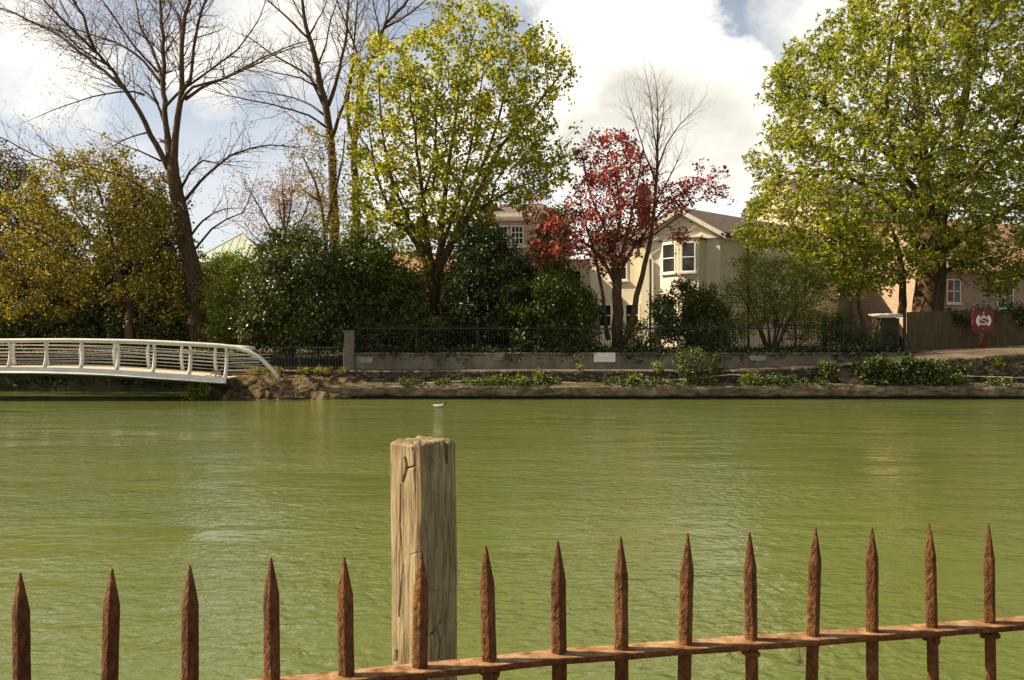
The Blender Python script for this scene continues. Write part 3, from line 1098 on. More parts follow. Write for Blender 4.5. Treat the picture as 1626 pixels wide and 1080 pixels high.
# ------------------------------------------------------------------ footbridge
def footbridge():
    M['bridge_white'] = surf('bridge_white', [(0.25, (0.42, 0.41, 0.37)), (0.5, (0.58, 0.57, 0.53)), (0.7, (0.66, 0.65, 0.61))], 2.5, (1, 1, 3), .45, .08, spec=.4)
    M['bridge_deck'] = surf('bridge_deck', [(0.3, (0.40, 0.31, 0.22)), (0.7, (0.55, 0.44, 0.33))], 2.5, rough=.8, bump=.2)
    M['cable'] = surf('cable_steel', [(0.3, (0.42, 0.40, 0.36)), (0.7, (0.6, 0.58, 0.52))], 4, rough=.35, bump=0)
    YF, YB = 34.35, 36.85
    e = empty('footbridge', tuple(P(350, 597, 35.5)), 'low arched white steel footbridge with curved posts and wire infill', 'bridge')

    def at(tab, x):
        return float(np.interp(x, [t[0] for t in tab], [t[1] for t in tab]))
    # deck height along X
    deck = [(-46, .55), (-40, .78), (-32, 1.02), (-24, 1.15)] + [(P(px, 0, YF).x, P(0, py, YF).z) for px, py in ((0, 584), (100, 585), (180, 588), (240, 592), (300, 596), (358, 600))] + [(-9.5, .86)]
    xs_ = list(np.arange(-46, -10.3, .5)) + [-10.35]
    dk = spline([(x, 0, z) for x, z in deck], .3)
    dt = [(q[0], q[2]) for q in dk]
    top, sides, under = MB(), (MB(), MB()), MB()
    for a, b_ in zip(xs_[:-1], xs_[1:]):
        za, zb_ = at(dt, a), at(dt, b_)
        top.quad8([(a, YF - .12, za - .05), (b_, YF - .12, zb_ - .05), (b_, YB + .12, zb_ - .05), (a, YB + .12, za - .05),
                   (a, YF - .12, za), (b_, YF - .12, zb_), (b_, YB + .12, zb_), (a, YB + .12, za)])
        for side, y, k in zip(sides, (YF - .13, YB + .13), (-1, 1)):
            side.quad8([(a, y + k * .17, za - .17), (b_, y + k * .17, zb_ - .17), (b_, y - k * .02, zb_ - .22), (a, y - k * .02, za - .22),
                        (a, y + k * .01, za + .03), (b_, y + k * .01, zb_ + .03), (b_, y - k * .03, zb_ + .03), (a, y - k * .03, za + .03)])
        under.quad8([(a, YF + .5, za - .35), (b_, YF + .5, zb_ - .35), (b_, YB - .5, zb_ - .35), (a, YB - .5, za - .35),
                     (a, YF + .1, za - .06), (b_, YF + .1, zb_ - .06), (b_, YB - .1, zb_ - .06), (a, YB - .1, za - .06)])
    top.build('deck', M['bridge_deck'], e)
    for side in sides:
        side.build('edge_beam', M['bridge_white'], e)
    under.build('box_girder', M['grey_iron'], e)
    # handrails
    rf = [(-46, YF - .05, 1.5), (-36, YF - .05, 1.95), (-28, YF - .05, 2.17)] + [tuple(P(px, py, YF - .05)) for px, py in ((-120, 541.5), (0, 541), (100, 540.5), (180, 541.5), (240, 543), (300, 546), (350, 549), (375, 552), (395, 558), (415, 570), (432, 587), (442, 600))]
    rfs = spline(rf, .35)
    MB().tube([tuple(q) for q in rfs], .076, 12).build('handrail', M['bridge_white'], e, True)
    rb = [(-46, YB + .05, 1.5), (-36, YB + .05, 1.95), (-28, YB + .05, 2.15)] + [tuple(P(px, py, YB + .05)) for px, py in ((-60, 543), (0, 542), (100, 541), (200, 543), (300, 547), (350, 549.5), (405, 553))]
    rbs = spline(rb, .35)
    MB().tube([tuple(q) for q in rbs], .076, 12).build('handrail', M['bridge_white'], e, True)

    def railz(rs, x):
        return float(np.interp(x, rs[:, 0], rs[:, 2]))
    sp_f, sp_b = [], []
    x = P(357.5, 0, YF).x
    while x > -30:
        sp_f.append(x)
        x -= 57.3 * YF / F
    x = P(344, 0, YB).x
    while x > -30:
        sp_b.append(x)
        x -= 53.4 * YB / F
    for (lst, y, s, rs) in ((sp_f, YF, -1, rfs), (sp_b, YB, 1, rbs)):
        for x in lst:
            z0, z1 = at(dt, x), railz(rs, x)
            pts, rad = [], []
            for k in range(8):
                t = k / 7
                yy = y + s * (.05 * t - .16 * math.sin(math.pi * t) * .6) + s * .02
                pts.append((x - s * .0 + .06 * math.sin(math.pi * t * .5) * (1 if s < 0 else -1), yy, z0 - .02 + (z1 - z0 - .04) * t))
                rad.append(.078 - .02 * t)
            MB().tube(pts, rad, 8).build('post', M['bridge_white'], e, True)
        for k in range(6):
            fr = .14 + .115 * k
            ln = []
            xe = -10.4 + (1.2 if s < 0 else 1.0)
            for x in np.linspace(-30, xe, 50):
                z0 = at(dt, min(x, -10.4))
                h = 1.14
                zz = z0 + fr * h
                if s < 0 and x > -11.0:
                    zz = min(zz, railz(rs, x) - .08)
                ln.append((x, y + s * .0 - s * .09 * math.sin(math.pi * fr), zz))
            MB().tube(ln, .011, 5, False).build('wire', M['cable'], e, True)


footbridge()


# ------------------------------------------------------------------ buildings
M['stucco'] = surf('cream_stucco', [(0.25, (0.60, 0.52, 0.38)), (0.6, (0.74, 0.66, 0.50)), (0.85, (0.80, 0.72, 0.57))], .9, (1, 1, .5), .85, .15, 12, .01)
M['stone_trim'] = surf('pale_trim', [(0.3, (0.6, 0.55, 0.46)), (0.7, (0.74, 0.69, 0.6))], 2, rough=.7, bump=.05)
M['slate'] = surf('roof_slate', [(0.3, (0.10, 0.075, 0.058)), (0.7, (0.20, 0.155, 0.12))], 3, (1, 1, 4), .7, .5, 8, .03)
M['brick'] = surf('red_brick', [(0.3, (0.13, 0.060, 0.042)), (0.7, (0.24, 0.115, 0.08))], 5, (1, 1, 3), .9, .4, 10, .02)
M['pink_brick'] = surf('pink_brick', [(0.3, (0.28, 0.195, 0.14)), (0.7, (0.42, 0.31, 0.22))], 3, (1, 1, 2), .9, .3, 10, .02)
M['pink_render'] = surf('pink_render', [(0.3, (0.50, 0.40, 0.29)), (0.7, (0.62, 0.51, 0.39))], .8, rough=.9, bump=.1)
M['pane'] = surf('window_glass', [(0.3, (0.012, 0.013, 0.012)), (0.7, (0.03, 0.03, 0.026))], 1, rough=.06, bump=0, spec=.6)
M['frame'] = surf('window_frame', [(0.3, (0.68, 0.66, 0.6)), (0.7, (0.8, 0.78, 0.72))], 3, rough=.5, bump=0)
M['curtain'] = surf('red_curtain', [(0.3, (0.3, 0.04, 0.03)), (0.7, (0.45, 0.07, 0.05))], 8, rough=.9, bump=0)


class Frame:
    """local frame of a facade: t along the wall, o outwards, z up"""

    def __init__(s, o, d, n):
        s.o, s.d, s.n = Vector((o[0], o[1], 0)), Vector((d[0], d[1], 0)), Vector((n[0], n[1], 0))

    def __call__(s, t, o, z):
        q = s.o + s.d * t + s.n * o
        return Vector((q.x, q.y, z))

    def box(s, b, t0, t1, o0, o1, z0, z1):
        return b.quad8([s(t0, o0, z0), s(t1, o0, z0), s(t1, o1, z0), s(t0, o1, z0), s(t0, o0, z1), s(t1, o0, z1), s(t1, o1, z1), s(t0, o1, z1)])


def window(fr, parent, t0, t1, z0, z1, nx=1, nz=2, sill=True, bar=.05, curtain=None):
    b = MB()
    fw = .07
    fr.box(b, t0 - fw, t0, -.02, .05, z0 - fw, z1 + fw)
    fr.box(b, t1, t1 + fw, -.02, .05, z0 - fw, z1 + fw)
    fr.box(b, t0, t1, -.02, .05, z1, z1 + fw)
    fr.box(b, t0, t1, -.02, .05, z0 - fw, z0)
    for i in range(1, nx):
        t = t0 + (t1 - t0) * i / nx
        fr.box(b, t - bar / 2, t + bar / 2, -.01, .04, z0, z1)
    for i in range(1, nz):
        z = z0 + (z1 - z0) * i / nz
        fr.box(b, t0, t1, -.012, .042, z - bar / 2, z + bar / 2)
    w = b.build('window', M['frame'], parent)
    fr.box(MB(), t0, t1, .0, .015, z0, z1).build('pane', M['pane'], w)
    if curtain:
        fr.box(MB(), t0 + .02, t0 + (t1 - t0) * .35, .016, .02, z0, z1).build('curtain', M[curtain], w)
    if sill:
        fr.box(MB(), t0 - .15, t1 + .15, .0, .14, z0 - fw - .09, z0 - fw - .002).build('sill', M['stone_trim'], w)
    return w


def villa():
    a = R(24)
    C = P(1143, 540, 50)
    C.z = 0
    d, n = Vector((-math.cos(a), math.sin(a), 0)), Vector((-math.sin(a), -math.cos(a), 0))
    s2, n2 = Vector((math.cos(R(45)), math.sin(R(45)), 0)), Vector((math.sin(R(45)), -math.cos(R(45)), 0))
    fr, sd = Frame(C, d, n), Frame(C, s2, n2)
    e = empty('villa', (C.x, C.y, 1.5), 'cream stucco villa with a bay window and slate roof behind the copper tree', 'house')
    ze, LEN, W1 = 7.82, 13.5, 4.3
    g = Vector((0, 0, 1.3))
    foot = [C + g, C + d * W1 + g, C + d * W1 + s2 * LEN + g, C + s2 * LEN + g]
    b = MB()
    b.prism(foot, (0, 0, ze - 1.3))
    apex = fr(W1 / 2, 0, 9.12)
    b.prism([fr(0, 0, ze + .002), fr(W1, 0, ze + .002), apex], s2 * LEN)
    b.build('wall', M['stucco'], e)
    # roof of the wing
    b = MB()
    ov = .38
    st, ln = -s2 * .35, s2 * (LEN + .7)
    zr = apex.z + .14
    for t_e in (-ov, W1 + ov):
        slope = (zr - (ze + .10)) / (W1 / 2)
        ee = fr(t_e, 0, ze + .10 - slope * ov * .55) + st
        aa = fr(W1 / 2, 0, zr) + st
        b.quad8([ee, aa, aa + ln, ee + ln, ee + Vector((0, 0, .10)), aa + Vector((0, 0, .10)), aa + ln + Vector((0, 0, .10)), ee + ln + Vector((0, 0, .10))])
    rf = b.build('roof', M['slate'], e)
    # bargeboards
    for t_e in (-ov, W1 + ov):
        slope = (zr - (ze + .10)) / (W1 / 2)
        ee = fr(t_e, .37, ze - .16 - slope * ov * .55)
        aa = fr(W1 / 2, .37, zr - .24)
        MB().quad8([ee, aa, aa - n * .05, ee - n * .05, ee + Vector((0, 0, .25)), aa + Vector((0, 0, .25)), aa - n * .05 + Vector((0, 0, .25)), ee - n * .05 + Vector((0, 0, .25))]).build('bargeboard', M['stone_trim'], e)
    # cornice, gutter
    fr.box(MB(), .02, W1 - .02, .003, .14, ze - .22, ze - .04).build('cornice', M['stone_trim'], e)
    sd.box(MB(), .1, LEN, .003, .16, ze - .30, ze - .16).build('cornice', M['stone_trim'], e)
    sd.box(MB(), -.3, LEN + .3, .24, .38, ze - .12, ze + .01).build('gutter', M['iron'], e)
    # canted bay
    A_, B_, D_, E_ = fr(3.25, 0, 0), fr(2.05, .8, 0), fr(.95, .8, 0), fr(.72, 0, 0)
    pts = [Vector((q.x, q.y, 1.3)) for q in (E_, D_, B_, A_)]
    bay = MB().prism(pts, (0, 0, ze - .3 - 1.3)).build('bay', M['stucco'], e)
    pts = [Vector((q.x, q.y, ze - .298)) + (q - fr(2, 0, q.z)) * .06 for q in (E_, D_, B_, A_)]
    MB().prism(pts, (0, 0, .1)).build('bay_roof', M['slate'], bay)
    dl = (A_ - B_)
    wl = dl.length
    dl.normalize()
    fl = Frame(B_, dl, Vector((dl.y, -dl.x, 0)) if Vector((dl.y, -dl.x, 0)).dot(n) > 0 else Vector((-dl.y, dl.x, 0)))
    window(fl, e, .22, wl - .30, 5.86, 7.32)
    window(fl, e, .22, wl - .30, 2.7, 4.3)
    ff = Frame(D_, d, n)
    window(ff, e, .22, .86, 5.86, 7.32)
    window(ff, e, .22, .86, 2.7, 4.3)
    fr.box(MB(), .75, 3.2, .0, .86, 5.45, 5.60)
    # side wall windows and downpipes
    window(sd, e, 3.2, 3.75, 6.55, 7.15, 2, 1)
    window(sd, e, 8.6, 9.5, 5.6, 7.0, 2, 2)
    window(sd, e, 5.4, 6.2, 2.9, 4.3)
    for t in (2.65, 7.9):
        MB().tube([sd(t, .12, 1.5), sd(t, .12, ze - .1)], .06, 8).build('downpipe', M['iron'], e, True)
    MB().tube([fr(3.75, .12, 1.5), fr(3.75, .12, 6.6)], .07, 8).build('downpipe', M['iron'], e, True)
    # second gabled part to the left, set back
    g2 = Frame(C - n * .5, d, n)
    t0, t1, z2 = W1 + .003, 7.4, 7.5
    b = MB()
    b.prism([g2(t0, 0, 1.3), g2(t1, 0, 1.3), g2(t1, -8, 1.3), g2(t0, -8, 1.3)], (0, 0, z2 - 1.3))
    ap = g2((t0 + t1) / 2, 0, 8.5)
    b.prism([g2(t0, 0, z2 + .002), g2(t1, 0, z2 + .002), ap], -n * 8)
    b.build('wall', M['stucco'], e)
    b = MB()
    for t_e in (t0 + .002, t1 + .3):
        ee, aa = g2(t_e, .3, z2 - .02), g2((t0 + t1) / 2, .3, 8.62)
        k = -n * 8.5
        u = Vector((0, 0, .1))
        b.quad8([ee, aa, aa + k, ee + k, ee + u, aa + u, aa + k + u, ee + k + u])
        MB().quad8([ee - u * 1.8, aa - u * 1.8, aa - u * 1.8 + n * .05, ee - u * 1.8 + n * .05, ee + u, aa + u, aa + u + n * .05, ee + u + n * .05]).build('bargeboard', M['stone_trim'], e)
    b.build('roof', M['slate'], e)
    window(g2, e, 5.3, 6.2, 5.6, 6.95)
    window(g2, e, 4.6, 5.3, 3.0, 4.15)
    window(g2, e, 6.2, 6.9, 3.0, 4.15)
    # flat linking wall on the far left
    g3 = Frame(C - n * 1.6, d, n)
    MB().prism([g3(t1 + .003, 0, 1.3), g3(11, 0, 1.3), g3(11, -6, 1.3), g3(t1 + .003, -6, 1.3)], (0, 0, 5.6)).build('wall', M['stucco'], e)
    window(g3, e, 8.4, 9.2, 4.9, 6.2)
    window(g3, e, 8.4, 9.2, 2.6, 4.0)
    # chimney
    q = P(1022, 540, 54.5)
    ch = MB().box(q.x - .33, q.x + .33, 54.2, 54.9, 7.6, 10.55)
    ch.box(q.x - .40, q.x + .40, 54.13, 54.97, 10.55, 10.75)
    ch.box(q.x - .36, q.x + .36, 54.17, 54.93, 10.75, 10.9)
    c_ = ch.build('chimney', M['brick'], rf)
    for k in (-.17, .17):
        MB().tube([(q.x + k, 54.55, 10.9), (q.x + k, 54.55, 11.3)], [.12, .10], 10).build('chimney_pot', M['brick'], rf, True)


villa()


def bay_house():
    Y = 54.0
    A, B_ = P(757, 540, Y), P(905, 540, Y)
    zt = P(0, 344, Y).z
    e = empty('terrace_house', (A.x, Y, 1.5), 'stone house with a flat parapet and a bay sash window behind the dark holly', 'house')
    M['bath_stone'] = surf('pale_stone', [(0.3, (0.42, 0.31, 0.20)), (0.7, (0.56, 0.43, 0.29))], 1.4, (1, 1, 2), .9, .2, 10, .02)
    MB().box(A.x, B_.x, Y, Y + 8, 1.3, zt).build('wall', M['bath_stone'], e)
    MB().box(A.x - .12, B_.x + .12, Y - .12, Y + .3, zt + .002, zt + .18).build('parapet', M['stone_trim'], e)
    MB().prism([(A.x, Y + .6, zt + .1), (B_.x, Y + .6, zt + .1), (B_.x - 1.5, Y + 4, zt + 1.3), (A.x + 1.5, Y + 4, zt + 1.3)], (0, 2, -.4)).build('roof', M['slate'], e)
    fr = Frame((B_.x, Y), (-1, 0), (0, -1))
    l, r = P(782, 0, Y).x, P(836, 0, Y).x
    z0, z1 = P(0, 389, Y).z, P(0, 363, Y).z
    MB().prism([(l - .5, Y, 1.3), (l, Y - .8, 1.3), (r, Y - .8, 1.3), (r + .5, Y, 1.3)], (0, 0, zt - .35 - 1.3)).build('bay', M['bath_stone'], e)
    MB().prism([(l - .6, Y - .003, zt - .348), (l - .1, Y - .95, zt - .348), (r + .1, Y - .95, zt - .348), (r + .6, Y - .003, zt - .348)], (0, 0, .14)).build('bay_cornice', M['stone_trim'], e)
    fb = Frame((r, Y - .8), (-1, 0), (0, -1))
    w = r - l
    window(fb, e, w * .12, w * .43, z0, z1, 3, 3, False, .05)
    window(fb, e, w * .57, w * .88, z0, z1, 3, 3, False, .05)
    fb.box(MB(), -.05, w + .05, .002, .16, z0 - .25, z0 - .1).build('sill', M['stone_trim'], e)
    window(fb, e, w * .12, w * .43, z0 - 3.2, z1 - 2.7, 3, 3, False, .05)
    window(fb, e, w * .57, w * .88, z0 - 3.2, z1 - 2.7, 3, 3, False, .05)
    q = P(778, 540, Y + 2)
    b = MB()
    b.box(q.x - .4, q.x + .4, Y + 2, Y + 2.7, zt - .2, zt + .85)
    b.box(q.x - .46, q.x + .46, Y + 1.94, Y + 2.76, zt + .85, zt + 1.0)
    b.build('chimney', M['brick'], e)


bay_house()


def simple_house(name, label, pxa, pxb, Y, depth, y_eave, y_ridge, wall, ang, wins, roof='slate'):
    """gabled house: front wall seen from pixel pxa to pxb at distance Y, turned by ang"""
    A, B_ = P(pxa, 540, Y), P(pxb, 540, Y)
    Wd = (B_.x - A.x) / math.cos(ang)
    d = Vector((math.cos(ang), math.sin(ang), 0))
    n = Vector((d.y, -d.x, 0))
    fr = Frame((A.x, Y), d, n)
    ze, zr = P(0, y_eave, Y).z, P(0, y_ridge, Y).z
    e = empty(name, (A.x, Y, 1.4), label, 'house')
    b = MB()
    b.prism([fr(0, 0, 1.2), fr(Wd, 0, 1.2), fr(Wd, -depth, 1.2), fr(0, -depth, 1.2)], (0, 0, ze - 1.2))
    b.prism([fr(0, 0, ze + .002), fr(0, -depth, ze + .002), fr(0, -depth / 2, zr)], d * Wd)
    b.build('wall', M[wall], e)
    b = MB()
    u = Vector((0, 0, .12))
    for o in (.4, -depth - .4):
        sl_ = (zr - ze) / (depth / 2) * .4
        p = [fr(-.3, o, ze - sl_ + .06), fr(Wd + .3, o, ze - sl_ + .06), fr(Wd + .3, -depth / 2, zr + .06), fr(-.3, -depth / 2, zr + .06)]
        b.quad8(p + [q + u for q in p])
    b.build('roof', M[roof], e)
    for (t0, t1, z0, z1, *c) in wins:
        window(fr, e, Wd * t0, Wd * t1, z0, z1, 2, 2, True, .05, c[0] if c else None)
    return e


M['tile'] = surf('brown_tile', [(0.3, (0.20, 0.11, 0.07)), (0.7, (0.34, 0.21, 0.14))], 3, (1, 1, 4), .85, .5, 9, .03)
simple_house('rendered_house', 'long pinkish rendered house glimpsed under the left side of the chestnut', 1318, 1500, 60, 9, 345, 270, 'pink_render', R(24), [(.12, .2, 5.6, 7.0), (.5, .58, 5.6, 7.0), (.8, .88, 5.6, 7.0)])
simple_house('brick_house', 'brown brick house with a tiled roof seen through the right side of the chestnut', 1490, 1760, 52, 8, 425, 340, 'pink_brick', R(14), [(.06, .14, 4.3, 5.5, 'curtain'), (.4, .5, 4.0, 5.4), (.7, .8, 4.0, 5.4)], 'tile')
simple_house('brick_outbuilding', 'small pink brick outbuilding glimpsed behind the green maple trunk', 540, 735, 47.5, 4, 432, 400, 'pink_brick', R(4), [(.2, .3, 3.0, 4.2), (.75, .85, 3.0, 4.2)], 'tile')


def pavilion():
    Y = 78.0
    c = P(384, 540, Y)
    e = empty('pavilion', (c.x, Y, 1.4), 'distant pavilion with a pale green seamed pyramid roof left of the orange tree', 'pavilion')
    M['copper_green'] = surf('green_roof_sheet', [(0.3, (0.36, 0.42, 0.33)), (0.7, (0.44, 0.50, 0.40))], 1, rough=.5, bump=.1)
    M['seam'] = surf('green_seam', [(0.3, (0.28, 0.34, 0.26)), (0.7, (0.34, 0.40, 0.31))], 1, rough=.5, bump=0)
    za, zb_ = P(0, 371, Y).z, P(0, 422, Y).z
    h = 3.3
    MB().box(c.x - h + .5, c.x + h - .5, Y - h + .5, Y + h - .5, 1.2, zb_).build('wall', M['stucco'], e)
    ap = Vector((c.x, Y, za))
    co_ = [Vector((c.x + sx * h, Y + sy * h, zb_)) for sx, sy in ((-1, -1), (1, -1), (1, 1), (-1, 1))]
    b = MB()
    for i in range(4):
        b.poly([co_[i], co_[(i + 1) % 4], ap])
    b.poly(co_[::-1])
    rf = b.build('roof', M['copper_green'], e)
    s = MB()
    for i in range(4):
        p, q = co_[i], co_[(i + 1) % 4]
        s.tube([p, ap], .05, 5)
        for k in range(1, 12):
            t = k / 12
            m = p.lerp(q, t)
            f_ = 1 - abs(2 * t - 1)
            top = m.lerp(ap.lerp(p.lerp(q, .5), 1 - f_) if False else ap, 0) + ((p.lerp(q, .5) - m) * 0) + (ap - p.lerp(q, .5)) * f_
            s.tube([m, top], .035, 4)
    s.build('seam', M['seam'], rf)


pavilion()


# ------------------------------------------------------------------ foreground: timber pile and rusty railing
def timber_pile():
    m, nt, b, out = new_mat('weathered_timber')
    grain = tex_noise(nt, 9, (3.5, 3.5, .32), 8, .65, .9)
    tone = tex_noise(nt, 3, (1, 1, .6), 4)
    r1 = ramp(nt, [(0.30, (0.14, 0.102, 0.058)), (0.46, (0.31, 0.245, 0.155)), (0.72, (0.49, 0.405, 0.285))])
    L(nt, grain.outputs['Fac'], r1.inputs['Fac'])
    r2 = ramp(nt, [(0.3, (0.62, 0.56, 0.45)), (0.7, (1.0, 0.98, 0.92))])
    L(nt, tone.outputs['Fac'], r2.inputs['Fac'])
    mx = nt.nodes.new('ShaderNodeMixRGB')
    mx.blend_type = 'MULTIPLY'
    mx.inputs['Fac'].default_value = 1
    L(nt, r1.outputs['Color'], mx.inputs['Color1'])
    L(nt, r2.outputs['Color'], mx.inputs['Color2'])
    lines = tex_noise(nt, 40, (4, 4, .12), 5, .6, .5)
    r4 = ramp(nt, [(0.38, (0.24, 0.19, 0.13)), (0.47, (1, 1, 1))])
    L(nt, lines.outputs['Fac'], r4.inputs['Fac'])
    m4 = nt.nodes.new('ShaderNodeMixRGB')
    m4.blend_type = 'MULTIPLY'
    m4.inputs['Fac'].default_value = .6
    L(nt, mx.outputs['Color'], m4.inputs['Color1'])
    L(nt, r4.outputs['Color'], m4.inputs['Color2'])
    L(nt, m4.outputs['Color'], b.inputs['Base Color'])
    b.inputs['Roughness'].default_value = .85
    b.inputs['Specular IOR Level'].default_value = .2
    g2 = tex_noise(nt, 55, (3.0, 3.0, .22), 6, .7, .8)
    bp = nt.nodes.new('ShaderNodeBump')
    bp.inputs['Strength'].default_value = 1
    bp.inputs['Distance'].default_value = .008
    L(nt, g2.outputs['Fac'], bp.inputs['Height'])
    L(nt, bp.outputs['Normal'], b.inputs['Normal'])
    Y0 = 4.36
    base = P(671, 540, Y0)
    top = P(0, 699, Y0).z
    cracks = [([(643, 728), (646, 742), (640, 765)], 2.2, .016), ([(643, 745), (657, 741)], 1.6, .012), ([(636, 770), (634, 830), (639, 900), (634, 980)], 1.3, .007),
              ([(711, 700), (712, 735)], 2.4, .02), ([(700, 703), (699, 718)], 1.2, .008), ([(676, 727), (684, 727), (691, 737)], 1.5, .006), ([(678, 745), (686, 749)], 1.6, .006),
              ([(676, 934), (690, 938), (704, 936)], 1.1, .004), ([(714, 938), (728, 933)], 1.2, .005), ([(684, 1008), (693, 1000), (702, 985)], 2.2, .016), ([(695, 1003), (701, 1020), (698, 1045)], 1.8, .013),
              ([(718, 1000), (716, 1045)], 1.6, .012), ([(652, 881), (664, 877)], 1.1, .004), ([(630, 1035), (628, 1050)], 2.6, .015), ([(690, 780), (694, 870)], 1.0, .005), ([(655, 700), (656, 716)], 1.2, .006)]
    na, nz = 280, 460
    v = []
    zs = np.concatenate([np.linspace(-.9, .6, 30)[:-1], np.linspace(.6, top - .02, nz - 36), np.linspace(top - .02, top, 7)])
    nz = len(zs)
    for k, z in enumerate(zs):
        q = k / (nz - 1)
        for j in range(na):
            a = 2 * math.pi * j / na
            # rounded square standing cornerwise
            c, s = math.cos(a), math.sin(a)
            ce = (abs(c) ** 9 + abs(s) ** 9) ** (-1 / 9)
            rr = min(.114 * ce, .151)
            lean = (1 - q) * .014
            th = a + R(45)
            dx, dy = math.cos(th), math.sin(th)
            bt = (top - z)
            if bt < .02:
                rr *= 1 - .10 * (1 - bt / .02) ** 2
            x, y = dx * rr, dy * rr
            d = mnoise.noise(Vector((x * 9, y * 9, z * 1.2))) * .006
            g = mnoise.noise(Vector((x * 70, y * 70, z * 3.5))) + .6 * mnoise.noise(Vector((x * 160, y * 160, z * 6)))
            d += g * .0035 - max(0, mnoise.noise(Vector((x * 34 + 9, y * 34, z * 1.6))) - .32) * .022
            px, py = 813 + F * (base.x + x + lean) / (Y0 + y), 540 + F * (EYE - z) / (Y0 + y)
            if y < .06:
                for pl, w, dep in cracks:
                    for (ax, ay), (bx_, by) in zip(pl[:-1], pl[1:]):
                        ux, uy = bx_ - ax, by - ay
                        t = max(0, min(1, ((px - ax) * ux + (py - ay) * uy) / (ux * ux + uy * uy)))
                        dd = math.hypot(px - ax - ux * t, (py - ay - uy * t))
                        ww = w * .72
                        if dd < ww * 2.5:
                            d -= dep * 1.1 * math.exp(-(dd / ww) ** 2)
            k2 = 1 + d / rr
            v.append((base.x + lean + x * k2, Y0 + y * k2, z))
    # worn top edge
    for j in range(na):
        for back in range(8):
            i = (nz - 1 - back) * na + j
            a = 2 * math.pi * j / na
            w = mnoise.noise(Vector((math.cos(a) * 3, math.sin(a) * 3, 7))) * .010 + mnoise.noise(Vector((math.cos(a) * 14, math.sin(a) * 14, 2))) * .006 - .006 * max(0, math.cos(a + R(45) - math.pi))
            x, y, z = v[i]
            v[i] = (x, y, z + w * (1 - back / 8))
    f = []
    for k in range(nz - 1):
        for j in range(na):
            f.append((k * na + j, k * na + (j + 1) % na, (k + 1) * na + (j + 1) % na, (k + 1) * na + j))
    # end grain: concentric rings
    prev = (nz - 1) * na
    cx, cy = base.x, Y0
    for ring in range(1, 12):
        s = 1 - ring / 12
        b0 = len(v)
        for j in range(na):
            x, y, z = v[(nz - 1) * na + j]
            xx, yy = cx + (x - cx) * s, cy + (y - cy) * s
            v.append((xx, yy, top + .004 + mnoise.noise(Vector((xx * 30, yy * 30, 1))) * .006 + (z - top) * s))
        for j in range(na):
            f.append((prev + j, prev + (j + 1) % na, b0 + (j + 1) % na, b0 + j))
        prev = b0
    me = np_mesh('timber_pile', v, f)
    e = link('timber_pile', me, m, None, True)
    tag(e, 'weathered square timber pile standing in the water behind the rusty railing', 'post')


timber_pile()

TANF = .215
FA = math.atan(TANF)
FD = Vector((math.cos(FA), math.sin(FA), 0))
FN = Vector((math.sin(FA), -math.cos(FA), 0))      # towards the viewer


def fence_at(px):
    u = (px - 813) / F
    Y = 1.645 / (1 - TANF * u)
    return Vector((u * Y, Y, 0))


